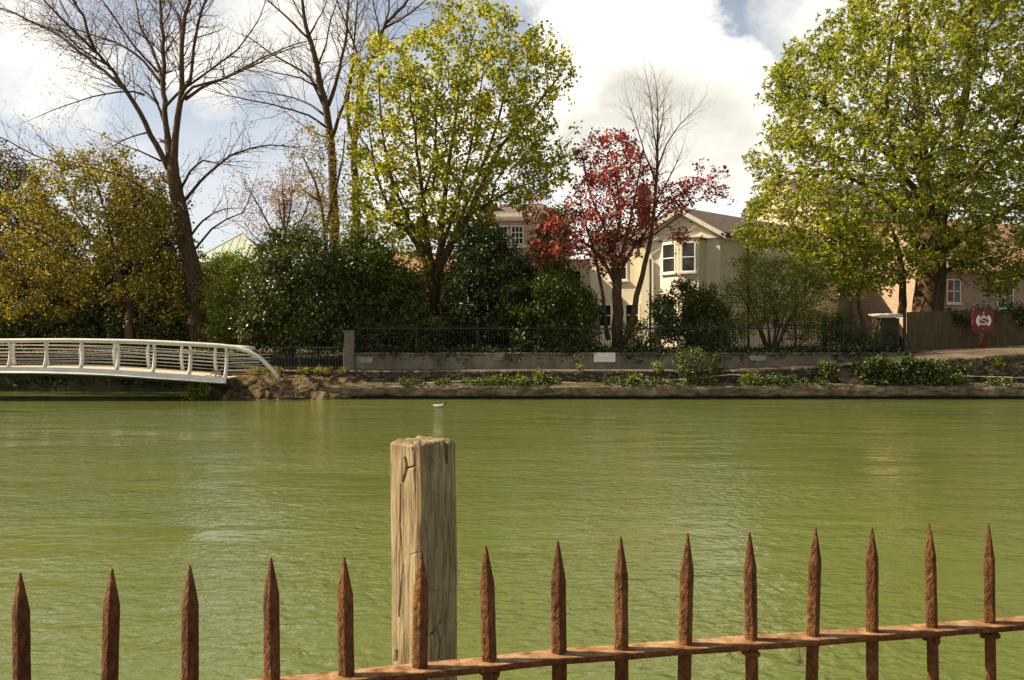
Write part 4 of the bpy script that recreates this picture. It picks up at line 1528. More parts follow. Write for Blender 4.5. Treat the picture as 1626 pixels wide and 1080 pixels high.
def rusty_railing():
    m, nt, b, out = new_mat('rusted_iron')
    n1 = tex_noise(nt, 85, (1, 1, .7), 8, .75)
    r1 = ramp(nt, [(0.30, (0.040, 0.015, 0.006)), (0.46, (0.100, 0.040, 0.012)), (0.60, (0.17, 0.074, 0.022)), (0.78, (0.28, 0.14, 0.05))])
    L(nt, n1.outputs['Fac'], r1.inputs['Fac'])
    n3 = tex_noise(nt, 5, (1, 1, 1), 5)
    r3 = ramp(nt, [(0.38, (0.55, 0.48, 0.44)), (0.62, (1, 1, 1))])
    L(nt, n3.outputs['Fac'], r3.inputs['Fac'])
    mx = nt.nodes.new('ShaderNodeMixRGB')
    mx.blend_type = 'MULTIPLY'
    mx.inputs['Fac'].default_value = 1
    L(nt, r1.outputs['Color'], mx.inputs['Color1'])
    L(nt, r3.outputs['Color'], mx.inputs['Color2'])
    L(nt, mx.outputs['Color'], b.inputs['Base Color'])
    b.inputs['Roughness'].default_value = .85
    b.inputs['Specular IOR Level'].default_value = .25
    n2 = tex_noise(nt, 120, (1, 1, .6), 3, .6)
    bp = nt.nodes.new('ShaderNodeBump')
    bp.inputs['Strength'].default_value = .9
    bp.inputs['Distance'].default_value = .008
    L(nt, n2.outputs['Fac'], bp.inputs['Height'])
    L(nt, bp.outputs['Normal'], b.inputs['Normal'])
    M['rust'] = m
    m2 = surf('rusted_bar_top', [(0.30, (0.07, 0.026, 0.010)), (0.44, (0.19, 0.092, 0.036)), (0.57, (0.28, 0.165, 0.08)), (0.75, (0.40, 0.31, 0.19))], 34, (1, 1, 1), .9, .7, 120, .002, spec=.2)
    zr = EYE - .5516
    c = fence_at(813)
    e = empty('rusty_railing', (c.x, c.y, .58), 'rusty iron railing with a row of pointed bars in the foreground', 'railing')
    # flat rail
    v, f = [], []
    hw, th = .0255, .0125
    prof = [(-hw, -.001), (-hw + .002, 0), (-hw * .5, 0), (0, 0), (hw * .5, 0), (hw - .002, 0), (hw, -.001), (hw, -th + .001), (hw - .002, -th), (-hw + .002, -th), (-hw, -th + .001)]
    n = len(prof)
    ts = np.arange(-1.9, 3.4, .012)
    for t in ts:
        for (o, z) in prof:
            p = c + FD * t + FN * o
            q = Vector((t * 40, o * 60, z * 60))
            d = mnoise.noise(q) * .0009 + mnoise.noise(q * .2) * .0012
            sag = .024 * max(0, .08 - t) + .006 * max(0, .08 - t) ** 2
            v.append((p.x, p.y, zr + z + d - sag + .0015 * mnoise.noise(Vector((t * 2, 0, 0)))))
    for i in range(len(ts) - 1):
        for j in range(n):
            f.append((i * n + j, i * n + n + j, i * n + n + (j + 1) % n, i * n + (j + 1) % n))
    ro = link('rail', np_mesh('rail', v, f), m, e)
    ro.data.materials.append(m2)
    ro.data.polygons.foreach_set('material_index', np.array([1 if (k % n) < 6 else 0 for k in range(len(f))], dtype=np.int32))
    tips = [(35, 910), (174, 904), (302, 898), (432, 886), (550, 885), (667, 876), (777, 866), (888, 860), (987, 852), (1088, 847), (1193, 845), (1291, 838), (1385, 838), (1480, 832), (1572, 832)]
    extra = [(-107, 917), (-255, 925), (1662, 828), (1750, 824)]
    for i, (px, py) in enumerate(tips + extra):
        p = fence_at(px)
        zt = EYE - (py - 540) / F * p.y
        rs = random.Random(i * 5 + 1)
        lean = (rs.uniform(-.006, .006), rs.uniform(-.004, .004))
        w = .0140 + rs.uniform(-.0005, .0005)      # half diagonal
        tap = .062 + rs.uniform(-.006, .008)
        zs = list(np.arange(.58, zr - .06, .04)) + list(np.arange(zr - .06, zt - tap, .004)) + list(np.linspace(zt - tap, zt, 18))
        na = 16
        v, f = [], []
        for z in zs:
            k = 1.0
            if z > zt - tap:
                k = max(.10, 1 - (z - zt + tap) / tap * .92)
                k = k ** .9
            for j in range(na):
                a = 2 * math.pi * j / na
                cc, ss = abs(math.cos(a)), abs(math.sin(a))
                r = w * k / (cc + ss) * min(1, (cc + ss) * 1.0)
                r = min(w * k / (cc + ss), w * k * .94)
                o = Vector((math.cos(a), math.sin(a), 0))
                # bars stand cornerwise on the rail
                rot = FA + R(0) + rs.uniform(0, 0)
                x = math.cos(a + rot) * r
                y = math.sin(a + rot) * r
                q = Vector((x * 300 + i * 7, y * 300, z * 110))
                d = 1 + (mnoise.noise(q) * .03 + mnoise.noise(q * .35) * .03)
                h = z - zr
                v.append((p.x + x * d + lean[0] * h / .2, p.y + y * d + lean[1] * h / .2, z))
        nz = len(zs)
        for k in range(nz - 1):
            for j in range(na):
                f.append((k * na + j, k * na + (j + 1) % na, (k + 1) * na + (j + 1) % na, (k + 1) * na + j))
        me = np_mesh('spiked_bar', v, f)
        link('spiked_bar', me, m, e)
        if i in (6, 10, 13, 14):
            lump_pts = MB()
            for k in range(5):
                a = rs.uniform(0, 6.28)
                q = Vector((p.x + .013 * math.cos(a), p.y + .013 * math.sin(a), zr - .016 - rs.random() * .012))
                lump_pts.tube([q - Vector((0, 0, .006)), q - Vector((0, 0, .003)), q + Vector((0, 0, .003)), q + Vector((0, 0, .006))], [.002, .006, .006, .002], 6)
            lump_pts.build('rust_scale', m, e)
    # bottom rail just above the ground
    v0 = c + FD * -1.9 - FN * .02
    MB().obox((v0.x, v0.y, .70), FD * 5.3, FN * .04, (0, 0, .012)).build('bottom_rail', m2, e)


rusty_railing()

# near quay the railing stands on
b = MB()
b.box(-60, 60, -40, 1.93, -.6, .58)
o = b.build('near_quay', M['concrete'])
tag(o, kind='structure')


def seed_head():
    p = fence_at(1267)
    p = Vector((p.x, p.y - .01, 0))
    z0, z1 = EYE - .5516 - .0125, P(0, 1056, p.y).z
    M['dry'] = surf('dry_fluff', [(0.3, (0.35, 0.25, 0.14)), (0.7, (0.6, 0.47, 0.3))], 40, rough=.9, bump=0)
    e = empty('seed_head', (p.x, p.y, z1), 'tiny dried seed head dangling on a thread under the rusty rail', 'seed head')
    zz = P(0, 1043, p.y).z
    MB().tube([(p.x, p.y, z0), (p.x - .0015, p.y, (z0 + zz) / 2), (p.x, p.y, zz)], .0006, 4).build('thread', M['twig'], e)
    b = MB()
    for i in range(60):
        d = Vector((random.gauss(0, 1), random.gauss(0, 1), random.gauss(-.4, 1))).normalized()
        q = Vector((p.x, p.y, zz - .008))
        b.tube([q, q + d * random.uniform(.006, .013)], [.0008, .0004], 3, False)
    b.build('fluff', M['dry'], e)


seed_head()


def duck():
    c = P(697, 647, 30.6)
    SZ = .82
    M['duck'] = surf('pale_feathers', [(0.3, (0.22, 0.20, 0.17)), (0.7, (0.46, 0.43, 0.38))], 14, rough=.8, bump=.2)
    M['duck_dark'] = surf('dark_feathers', [(0.3, (0.015, 0.018, 0.015)), (0.7, (0.04, 0.045, 0.035))], 14, rough=.6, bump=0)
    e = empty('duck', (c.x, 30.6, 0), 'pale duck with a dark head swimming to the right below the far bank', 'duck')
    sec = [(-.27, .13, .008, .006), (-.22, .105, .035, .022), (-.14, .075, .085, .062), (-.03, .06, .115, .085), (.08, .06, .105, .085), (.15, .09, .070, .065), (.18, .14, .042, .040),
           (.20, .18, .036, .036), (.225, .205, .046, .043), (.26, .208, .043, .038), (.285, .2, .022, .018)]
    v, f = [], []
    n = 14
    for x, z, ry, rz in sec:
        for j in range(n):
            a = 2 * math.pi * j / n
            v.append((c.x + x * SZ, 30.6 + math.cos(a) * ry * SZ, (z + math.sin(a) * rz) * SZ))
    for i in range(len(sec) - 1):
        for j in range(n):
            f.append((i * n + j, i * n + (j + 1) % n, i * n + n + (j + 1) % n, i * n + n + j))
    link('body', np_mesh('body', v, f), M['duck'], e, True)
    # dark hood and bill
    v, f = [], []
    for x, z, ry, rz in sec[6:]:
        for j in range(n):
            a = 2 * math.pi * j / n
            v.append((c.x + x * SZ, 30.6 + math.cos(a) * ry * 1.07 * SZ, (z + math.sin(a) * rz * 1.07) * SZ))
    for i in range(len(sec) - 7):
        for j in range(n):
            f.append((i * n + j, i * n + (j + 1) % n, i * n + n + (j + 1) % n, i * n + n + j))
    link('head_plumage', np_mesh('head_plumage', v, f), M['duck_dark'], e, True)
    MB().tube([(c.x + .275 * SZ, 30.6, .195 * SZ), (c.x + .31 * SZ, 30.6, .188 * SZ), (c.x + .34 * SZ, 30.6, .185 * SZ)], [.018, .014, .008], 8).build('bill', M['grey_iron'], e, True)


duck()


# ------------------------------------------------------------------ trees
def bare_tree(name, label, base, Y, limbs, m, gap=.33, lens=(.34, .42, .45), levels=3, droop=0.0, start=.22, maxlen=3.2,
              twig_r=.0036, buds=None, group=None, ivy=None, upright=.25, trunk_limbs=1, seed=3, twig_m=None):
    """traced trunk and limbs with procedurally forked side branches and twigs"""
    rs = random.Random(seed)
    b = P(base[0], base[1], Y)
    e = empty(name, b, label, 'tree', group)
    lp = limb_points(limbs, Y, .4)
    for a in lp[1:]:
        a[:, 3] *= .84
    limbs_mesh(lp[:trunk_limbs]).build('trunk', M[m], e, True)
    limbs_mesh(lp[trunk_limbs:], 7).build('limbs', M[m], e, True)
    p0, p1, r0, r1 = [], [], [], []
    tips = []

    def shoot(p, d, ln, r, lev):
        n = max(2, int(ln / .22))
        st = ln / n
        cur = Vector(p)
        d = Vector(d)
        nxt = rs.uniform(.12, .3)
        acc = 0
        side = rs.choice((-1, 1))
        for i in range(n):
            d = (d + Vector((rs.gauss(0, .12), rs.gauss(0, .12), rs.gauss(0, .10) + upright * .10 - droop * (.10 if lev > 1 else .03)))).normalized()
            q = cur + d * st
            ra = max(twig_r * .75, r * (1 - i / n * .8))
            rb = max(twig_r * .6, r * (1 - (i + 1) / n * .8))
            p0.append(tuple(cur))
            p1.append(tuple(q))
            r0.append(ra)
            r1.append(rb)
            acc += st
            cur = q
            if lev < levels and acc > nxt:
                nxt = acc + rs.uniform(.22, .42)
                side = -side
                ax = d.cross(Vector((rs.gauss(0, .5), 1, rs.gauss(0, .4)))).normalized()
                cd = (d + ax * side * rs.uniform(.5, .95) + Vector((0, rs.gauss(0, .5), upright * .5))).normalized()
                cl = (ln - acc) * lens[lev] * rs.uniform(.6, 1.3) + .22
                shoot(cur, cd, cl, ra * .6, lev + 1)
        tips.append(tuple(cur))

    for a in lp:
        tot = len(a)
        seglen = np.linalg.norm(a[1, :3] - a[0, :3])
        length = seglen * tot
        acc, nxt = 0, length * start * rs.uniform(.8, 1.2)
        side = 1
        if a is lp[0] and trunk_limbs:
            nxt = length * .55
        for i in range(1, tot - 1):
            t = (a[i + 1, :3] - a[i - 1, :3])
            t = Vector(t / max(np.linalg.norm(t), 1e-6))
            acc += np.linalg.norm(a[i, :3] - a[i - 1, :3])
            while acc > nxt:
                nxt += gap * rs.uniform(.6, 1.5)
                side = -side
                ax = t.cross(Vector((rs.gauss(0, .35), 1, rs.gauss(0, .35)))).normalized()
                d = (t * .9 + ax * side * rs.uniform(.45, 1.0) + Vector((0, rs.gauss(0, .7), upright * .6))).normalized()
                ln = min(maxlen, (length - acc) * lens[0] * rs.uniform(.5, 1.3) + rs.uniform(.4, .9))
                shoot(a[i, :3], d, ln, min(a[i, 3] * .45, .006 + ln * .009), 1)
        # run on as a twig
        t = a[-1, :3] - a[-2, :3]
        shoot(a[-1, :3], Vector(t / np.linalg.norm(t)), 1.2, max(a[-1, 3], .012), 1)
    p0, p1, r0, r1 = map(np.array, (p0, p1, r0, r1))
    v, f = edge_tubes(p0, p1, r0, r1, 3)
    link('twigs', np_mesh('twigs', v, f), M[twig_m] if twig_m else M['twig'], e)
    if buds:
        mat, frac, per, size, cond = buds
        tp = np.array([t for t in tips if cond(t) and rs.random() < frac])
        crown_obj(tp, M[mat], e, 'buds', per=per, spread=.10, length=size, width=size * .5, up=.4)
    if ivy:
        iv = []
        for ya, yb, dens in ivy:
            for q in lp[0]:
                py = 540 - (q[2] - EYE) / Y * F
                if yb < py < ya:
                    for _ in range(dens):
                        a = rs.uniform(0, 6.28)
                        rr = q[3] + rs.uniform(-.02, .14)
                        iv.append((q[0] + math.cos(a) * rr, q[1] + math.sin(a) * rr, q[2] + rs.uniform(-.25, .25)))
        crown_obj(iv, M['ivy'], e, 'ivy', per=3, spread=.06, length=.12, width=.10, up=.2, droop=.4)
    return e


# --- tall bare tree behind the bridge
bare_tree('bare_tree', 'tall bare tree with an ivy-clad forked trunk rising behind the white bridge', (318, 540), 41,
          [([(320, 548), (313, 490), (306, 430), (297, 390), (288, 345), (281, 310), (276, 280), (273, 255)], 34, 19, 0),
           ([(275, 268), (280, 215), (286, 174), (292, 140), (291, 100), (294, 60), (300, 30), (310, -10), (318, -70), (322, -140)], 15, 4, -.6),
           ([(292, 150), (302, 128), (304, 74), (309, 22), (316, -10), (328, -70), (335, -120)], 8, 3, 1.5, -.3),
           ([(291, 163), (313, 144), (352, 139), (389, 130), (430, 117), (463, 107), (500, 101)], 7, 1.5, -2.5, -.2),
           ([(294, 158), (315, 137), (344, 118), (374, 98), (400, 78), (426, 61), (455, 44), (485, 33)], 7, 1.5, 2.5),
           ([(264, 168), (285, 142), (315, 118), (344, 93), (370, 70), (389, 41), (404, 11), (415, -30)], 6, 1.5, 1.2),
           ([(272, 258), (266, 215), (259, 174), (255, 130), (254, 85), (250, 37), (246, 0), (240, -60), (238, -130)], 14, 3, .8),
           ([(274, 280), (266, 258), (252, 233), (237, 200), (222, 170), (207, 148), (193, 122), (172, 98), (141, 67), (107, 33), (85, 7), (60, -30)], 14, 2, -1.5),
           ([(168, 93), (163, 74), (159, 48), (144, 18), (130, 0), (118, -40)], 7, 2, -2.5, -1.0),
           ([(207, 148), (159, 107), (126, 83), (92, 55), (59, 37), (22, 18), (-10, 3), (-40, -8)], 7, 1.5, 1.5, -.6),
           ([(182, 112), (150, 92), (128, 72), (95, 62), (55, 44), (25, 45)], 4, 1.2, -2.6, -1.0),
           ([(256, 190), (243, 160), (226, 144), (207, 128), (185, 112)], 6, 2, 1.2, .3),
           ([(243, 160), (233, 146), (226, 132)], 5, 4, 1.0, .6),
           ([(255, 137), (230, 104), (200, 74), (163, 52), (122, 37), (74, 18), (40, 12)], 7, 1.5, 2.2, .4),
           ([(255, 130), (241, 96), (222, 55), (207, 30), (200, 0), (188, -50)], 7, 2, 1.5, .5),
           ([(248, 112), (218, 78), (196, 41), (178, 11), (160, -30)], 5, 1.5, -1.8, .3),
           ([(292, 100), (286, 40), (276, 16), (259, -2), (240, -40)], 6, 2, 1.2, -.3),
           ([(237, 156), (222, 152), (200, 154), (163, 163), (126, 178), (96, 192), (84, 200)], 4.5, 1, -1.5, -.5),
           ([(238, 212), (207, 213), (178, 218), (148, 226), (126, 222)], 4, 1, 2.0, -.2),
           ([(256, 256), (230, 244), (207, 237), (190, 228)], 4, 1, -1.8),
           ([(287, 300), (307, 274), (330, 259), (355, 265), (392, 272)], 6, 1.2, -1.2),
           ([(292, 320), (315, 289), (337, 263), (359, 244), (389, 230), (422, 223), (455, 225), (480, 222)], 7, 1.2, 1.4),
           ([(305, 372), (326, 352), (348, 341), (378, 336), (400, 338)], 5, 1, -1.4),
           ([(308, 398), (333, 363), (355, 346), (378, 335), (389, 307), (396, 278)], 5, 1, 1),
           ([(276, 336), (262, 322), (237, 307), (207, 285), (160, 272), (122, 268), (72, 254), (37, 233), (0, 218), (-30, 212)], 7, 1.2, -1.5),
           ([(276, 300), (255, 285), (225, 277), (180, 272)], 4, 1, 1.8)],
          'bark', gap=.19, ivy=[(548, 420, 26), (420, 320, 9)], droop=.35,
          buds=('orange', .45, 2, .085, lambda t: t[2] < 12.5 or t[0] < -14.5), maxlen=2.7)

bare_tree('bare_tree', 'tall bare tree with many arching side branches, left of the green maple', (530, 420), 47,
          [([(534, 470), (532, 400), (530, 327), (528, 283), (525, 227), (518, 173), (510, 140), (503, 103), (495, 70), (487, 47), (482, 20), (480, 0), (476, -60), (474, -120)], 19, 2.5, 0),
           ([(527, 219), (540, 193), (553, 170), (560, 150)], 9, 3, -1.5),
           ([(521, 168), (532, 133), (540, 93), (547, 50), (548, 0), (552, -50), (553, -110)], 9, 2, 1),
           ([(519, 203), (493, 187), (443, 175), (380, 165), (350, 160)], 5, 1.2, -2),
           ([(516, 184), (490, 163), (457, 147), (407, 133), (380, 128)], 5, 1.2, 2),
           ([(513, 167), (500, 137), (480, 128), (447, 123), (420, 118)], 5, 1.2, -1),
           ([(507, 143), (480, 113), (447, 93), (413, 70), (387, 50), (365, 40)], 6, 1.2, 1.2),
           ([(492, 63), (460, 33), (440, 17), (423, 0), (405, -35)], 5, 1.2, -1.6),
           ([(523, 220), (497, 207), (457, 180), (435, 160)], 4, 1, 1.5),
           ([(493, 53), (503, 27), (513, 0), (518, -50)], 4, 1.2, 1),
           ([(507, 100), (520, 73), (530, 37), (543, 7), (548, -30)], 4, 1.2, -1.4),
           ([(486, 40), (472, 15), (455, -20), (446, -60)], 4, 1.2, 1)],
          'maple_bark', gap=.22, droop=.1, maxlen=2.8, seed=9)

bare_tree('bare_tree', 'bare tree whose fine top rises out behind the left side of the green maple', (570, 420), 50,
          [([(566, 470), (566, 340), (563, 270), (562, 230), (570, 170), (577, 115), (590, 95), (600, 70), (613, 37), (640, 10), (660, -20), (690, -70)], 15, 2.5, 0),
           ([(562, 225), (553, 197), (550, 160), (556, 110), (560, 50), (563, 0), (570, -60)], 9, 2, 1),
           ([(577, 115), (566, 80), (552, 40), (540, 10), (535, -30)], 5, 1.5, -1.5),
           ([(610, 45), (647, 30), (680, 10), (700, -6)], 5, 1.2, -1.5),
           ([(596, 80), (600, 40), (590, 0), (588, -50)], 5, 1.5, 1.2),
           ([(604, 62), (618, 20), (620, -20), (630, -70)], 5, 1.5, -.6),
           ([(640, 60), (670, 45), (690, 30), (705, 8)], 3, 1, .6)],
          'maple_bark', gap=.2, droop=.0, maxlen=2.8, seed=21)

bare_tree('slender_tree', 'slender tree with fine upswept bare twigs rising beside the copper tree', (990, 548), 38.3,
          [([(985, 552), (1000, 520), (1012, 470), (1025, 420), (1037, 360), (1043, 300), (1046, 240), (1047, 190), (1046, 140)], 13, 1.5, .5),
           ([(1044, 270), (1058, 230), (1078, 200), (1100, 180)], 4, 1, -.6, .2),
           ([(1043, 290), (1026, 240), (1012, 190), (1000, 150)], 4, 1, .8, .2),
           ([(1045, 250), (1036, 200), (1030, 160), (1022, 132)], 3, 1, -.8, .2),
           ([(1046, 225), (1056, 180), (1060, 150)], 3, 1, .9, .2),
           ([(1040, 325), (1062, 285), (1078, 255), (1088, 230)], 4, 1, .6, .2)],
          'maple_bark', twig_m='pale_twig', gap=.12, droop=-.1, maxlen=1.5, upright=.55, seed=33, start=.35, lens=(.45, .42, .4))

bare_tree('orange_tree', 'small twiggy tree covered in orange buds beneath the arching bare tree', (455, 430), 54,
          [([(455, 470), (453, 400), (452, 350), (448, 300)], 9, 2, 0),
           ([(453, 410), (430, 360), (410, 320), (400, 300)], 5, 1.2, -1), ([(453, 400), (475, 350), (490, 310), (495, 285)], 5, 1.2, 1),
           ([(452, 370), (440, 330), (432, 290)], 4, 1, 1.2), ([(452, 380), (465, 330), (470, 290)], 4, 1, -1),
           ([(453, 420), (420, 390), (395, 370), (380, 345)], 4, 1, 1), ([(453, 415), (490, 380), (515, 350), (520, 320)], 4, 1, -1)],
          'maple_bark', gap=.17, upright=.4, maxlen=2.1, seed=41, start=.1, buds=('orange', .95, 5, .12, lambda t: True), trunk_limbs=1)

# --- green maple, several stems from one foot
leafy_tree('maple_tree', 'yellow-green maple with many stems spreading from one foot, in the middle', 'tree', (688, 545), 41.5,
           [([(689, 552), (687, 505), (688, 455), (690, 440)], 27, 22, 0),
            ([(690, 452), (700, 420), (720, 390), (742, 350), (765, 300), (795, 240), (845, 185), (888, 130)], 17, 2.5, -1.2),
            ([(690, 450), (697, 400), (702, 340), (712, 260), (722, 180), (735, 100), (755, 35)], 14, 2, .8),
            ([(688, 450), (682, 400), (675, 340), (668, 270), (660, 200), (650, 120)], 13, 2, -1),
            ([(686, 450), (667, 400), (640, 358), (612, 320), (590, 260), (578, 180)], 12, 2, 1.2),
            ([(690, 445), (706, 405), (722, 365), (748, 300), (778, 220), (800, 140), (812, 60)], 12, 2, 1.5),
            ([(745, 345), (780, 325), (830, 300), (880, 285)], 6, 1.5, -1, -.6),
            ([(640, 360), (604, 340), (575, 325)], 6, 1.5, -1.5, .6),
            ([(690, 420), (660, 370), (630, 300), (615, 220), (612, 130)], 9, 1.5, -2.2),
            ([(690, 430), (712, 370), (735, 300), (755, 220), (770, 130)], 9, 1.5, -2.2),
            ([(672, 320), (690, 240), (690, 150), (700, 70)], 6, 1.5, 1.5, -.4)],
           [(575, 385), (556, 345), (553, 290), (566, 230), (548, 160), (575, 100), (600, 68), (640, 75), (690, 45), (735, 10), (772, 5), (800, 20), (832, 25), (836, 85), (880, 94), (913, 98),
            (905, 130), (882, 160), (893, 200), (904, 225), (893, 260), (906, 290), (890, 318), (850, 335), (810, 330), (785, 350), (745, 385), (700, 395), (672, 420), (640, 450), (612, 440), (605, 410)],
           2400, 3.4, 'maple', dict(per=13, spread=.13, length=.15, width=.13, up=.5, droop=.35, fold=.12), thr=.13, clump=1.3, rtip=.0065, warp=1.9)

# --- horse chestnut on the right
leafy_tree('chestnut_tree', 'huge horse chestnut in fresh leaf standing behind the timber fence', 'tree', (1472, 520), 42.5,
           [([(1474, 540), (1473, 500), (1478, 440), (1480, 400), (1478, 360)], 52, 40, 0),
            ([(1478, 372), (1470, 300), (1465, 200), (1452, 90), (1440, -30), (1445, -120)], 26, 4, .5),
            ([(1482, 400), (1510, 310), (1532, 200), (1560, 90), (1580, -30)], 22, 3, 1.5),
            ([(1470, 420), (1440, 372), (1400, 325), (1345, 295), (1285, 282), (1230, 290)], 14, 2.5, -2),
            ([(1484, 410), (1540, 365), (1600, 330), (1660, 310), (1730, 300)], 16, 3, -1.5),
            ([(1472, 330), (1405, 250), (1340, 200), (1270, 160)], 13, 2.5, -1.2),
            ([(1470, 280), (1412, 175), (1355, 95), (1320, 50)], 12, 2.5, 2),
            ([(1468, 350), (1420, 290), (1390, 210), (1380, 120), (1390, 30)], 11, 2.5, -3),
            ([(1480, 350), (1500, 260), (1510, 170), (1500, 60), (1505, -40)], 12, 2.5, -3),
            ([(1500, 330), (1560, 250), (1610, 170), (1640, 80)], 13, 2.5, -2.5),
            ([(1478, 440), (1430, 410), (1380, 400), (1320, 395), (1260, 375)], 8, 2, -2.5),
            ([(1484, 440), (1530, 420), (1580, 410), (1640, 400)], 8, 2, 2.5),
            ([(1440, 500), (1442, 450), (1436, 400), (1420, 350)], 14, 6, .6, .6),
            ([(1505, 300), (1590, 230), (1680, 200), (1760, 190)], 12, 2.5, 2.2)],
           [(1192, 340), (1202, 285), (1196, 240), (1226, 200), (1212, 172), (1242, 122), (1250, 86), (1290, 48), (1340, 22), (1365, -10), (1365, -60), (1450, -150), (1560, -180), (1690, -150), (1780, 0),
            (1810, 200), (1780, 400), (1700, 465), (1626, 475), (1560, 455), (1500, 425), (1450, 440), (1390, 455), (1340, 440), (1290, 405), (1232, 402), (1180, 380)],
           8600, 6.0, 'chestnut', dict(per=5, spread=.17, length=.145, width=.07, up=.75, droop=.4, fold=.08, palmate=5), thr=.12, clump=.9, bark='bark', warp=1.7, rtip=.007, step=.7, shell=.55)

# young maple left of the chestnut's trunk
leafy_tree('young_maple', 'thin young tree with a dark leaning stem in front of the pink rendered house', 'tree', (1373, 540), 39.6,
           [([(1374, 552), (1370, 510), (1362, 470), (1350, 430), (1338, 395), (1330, 360)], 9, 2, 0), ([(1360, 465), (1385, 440), (1410, 425)], 4, 1.2, -.5), ([(1352, 435), (1320, 420), (1290, 415)], 4, 1.2, .5)],
           [(1262, 400), (1300, 350), (1360, 340), (1420, 380), (1428, 430), (1400, 460), (1352, 470), (1300, 462), (1268, 440)], 210, 1.0, 'chestnut',
           dict(per=10, spread=.15, length=.18, width=.15, up=.6, droop=.4), thr=-.1, clump=1.0)

# --- copper-leaved tree
leafy_tree('copper_tree', 'small tree with dark red leaves and a forked trunk behind the garden wall', 'tree', (978, 548), 38.6,
           [([(980, 556), (980, 520), (979, 470), (980, 440)], 20, 14, 0),
            ([(980, 444), (972, 405), (984, 345), (976, 280), (962, 225)], 8, 1.5, -.4),
            ([(981, 440), (1000, 402), (1022, 372), (1052, 335), (1090, 300), (1125, 285)], 7, 1.2, .6),
            ([(977, 450), (955, 412), (922, 382), (880, 366), (850, 372)], 7, 1.2, -.5),
            ([(966, 540), (958, 470), (946, 405), (930, 345), (922, 305)], 8, 1.5, .7),
            ([(980, 430), (1000, 350), (1010, 290), (1015, 250)], 6, 1.5, -.9),
            ([(976, 440), (965, 370), (940, 310), (930, 260), (926, 230)], 6, 1.5, 1),
            ([(950, 410), (925, 405), (890, 410)], 4, 1.2, -1, -.3),
            ([(1010, 385), (1040, 372), (1070, 350), (1100, 335)], 4, 1.2, -.8, .4)],
           [(836, 398), (842, 360), (880, 330), (905, 298), (930, 285), (918, 225), (940, 222), (962, 203), (988, 215), (1010, 240), (1034, 262), (1040, 290), (1078, 280), (1115, 264), (1146, 300), (1122, 322), (1090, 345),
            (1062, 365), (1030, 380), (1000, 392), (965, 398), (935, 425), (880, 428), (858, 415)],
           1000, 2.3, 'red', dict(per=9, spread=.12, length=.14, width=.095, up=.3, droop=.15), thr=.08, clump=1.4, bark='bark', warp=1.6, rtip=.005)

# --- olive-yellow tree on the left, and its companions
leafy_tree('olive_leaved_tree', 'yellow-olive tree with a many-forked trunk behind the left part of the bridge', 'tree', (205, 540), 40.5,
           [([(206, 548), (205, 510), (206, 480)], 15, 11, 0),
            ([(206, 490), (196, 450), (186, 400), (175, 340), (160, 290), (140, 250)], 9, 1.5, -.8),
            ([(206, 485), (212, 430), (214, 370), (208, 310), (200, 262)], 9, 1.5, .6),
            ([(206, 490), (180, 470), (150, 440), (100, 400), (60, 370), (20, 350)], 8, 1.5, -1.4),
            ([(208, 480), (232, 430), (248, 380), (258, 330)], 7, 1.5, .8),
            ([(200, 470), (170, 420), (140, 380), (100, 330), (80, 290)], 7, 1.5, 1.4),
            ([(206, 488), (170, 478), (120, 470), (70, 440)], 6, 1.5, -2)],
           [(-70, 500), (-60, 350), (10, 318), (60, 295), (78, 250), (130, 232), (184, 246), (220, 268), (256, 300), (272, 345), (266, 400), (284, 450), (290, 520), (240, 500), (215, 460), (180, 500), (120, 480), (60, 520), (0, 490)],
           2300, 2.8, 'olive', dict(per=13, spread=.15, length=.12, width=.095, up=.5, droop=.3), thr=.14, clump=1.0, rtip=.006, warp=1.8)

leafy_tree('yew_tree', 'dark dome-shaped evergreen at the far left behind the olive tree', 'tree', (-10, 540), 46,
           [([(-5, 550), (-6, 480), (-8, 400), (-10, 300)], 30, 6, 0), ([(-6, 470), (40, 400), (60, 350)], 10, 3, -2), ([(-7, 460), (-60, 390), (-90, 320)], 10, 3, 1)],
           [(-160, 520), (-140, 330), (-60, 240), (0, 232), (42, 262), (62, 310), (110, 380), (140, 440), (150, 540), (0, 548)],
           2200, 3.0, 'yew', dict(per=22, spread=.22, length=.15, width=.08, up=.2, droop=.2), thr=-.25, bark='bark', shell=.5, step=.9)

leafy_tree('ivy_tree', 'dark ivy-smothered tree between the olive tree and the tall bare trunk', 'tree', (232, 540), 44.5,
           [([(234, 550), (233, 480), (230, 400), (226, 320)], 22, 6, 0), ([(232, 440), (255, 390), (262, 340)], 8, 2, -1), ([(231, 450), (200, 400), (190, 350)], 8, 2, 1)],
           [(165, 540), (160, 430), (175, 360), (195, 305), (225, 285), (255, 320), (275, 380), (280, 450), (292, 540)],
           1700, 2.0, 'holly', dict(per=14, spread=.2, length=.15, width=.10, up=.2, droop=.4), thr=-.45, bark='bark', shell=.5, step=.9)

leafy_tree('willow_leaved_tree', 'thinly leaved small tree in front of the second bare trunk', 'tree', (520, 420), 44.5,
           [([(522, 470), (518, 400), (512, 340), (500, 290), (478, 245)], 8, 2, 0), ([(515, 370), (535, 300), (548, 250), (552, 215)], 6, 1.5, -.8), ([(508, 320), (480, 300), (462, 280)], 4, 1, .6)],
           [(452, 235), (480, 195), (510, 205), (545, 205), (568, 250), (562, 330), (545, 390), (505, 380), (480, 330), (458, 285)],
           330, 1.3, 'olive', dict(per=7, spread=.14, length=.13, width=.07, up=.4, droop=.3), thr=-.05, clump=1.1, rtip=.005)


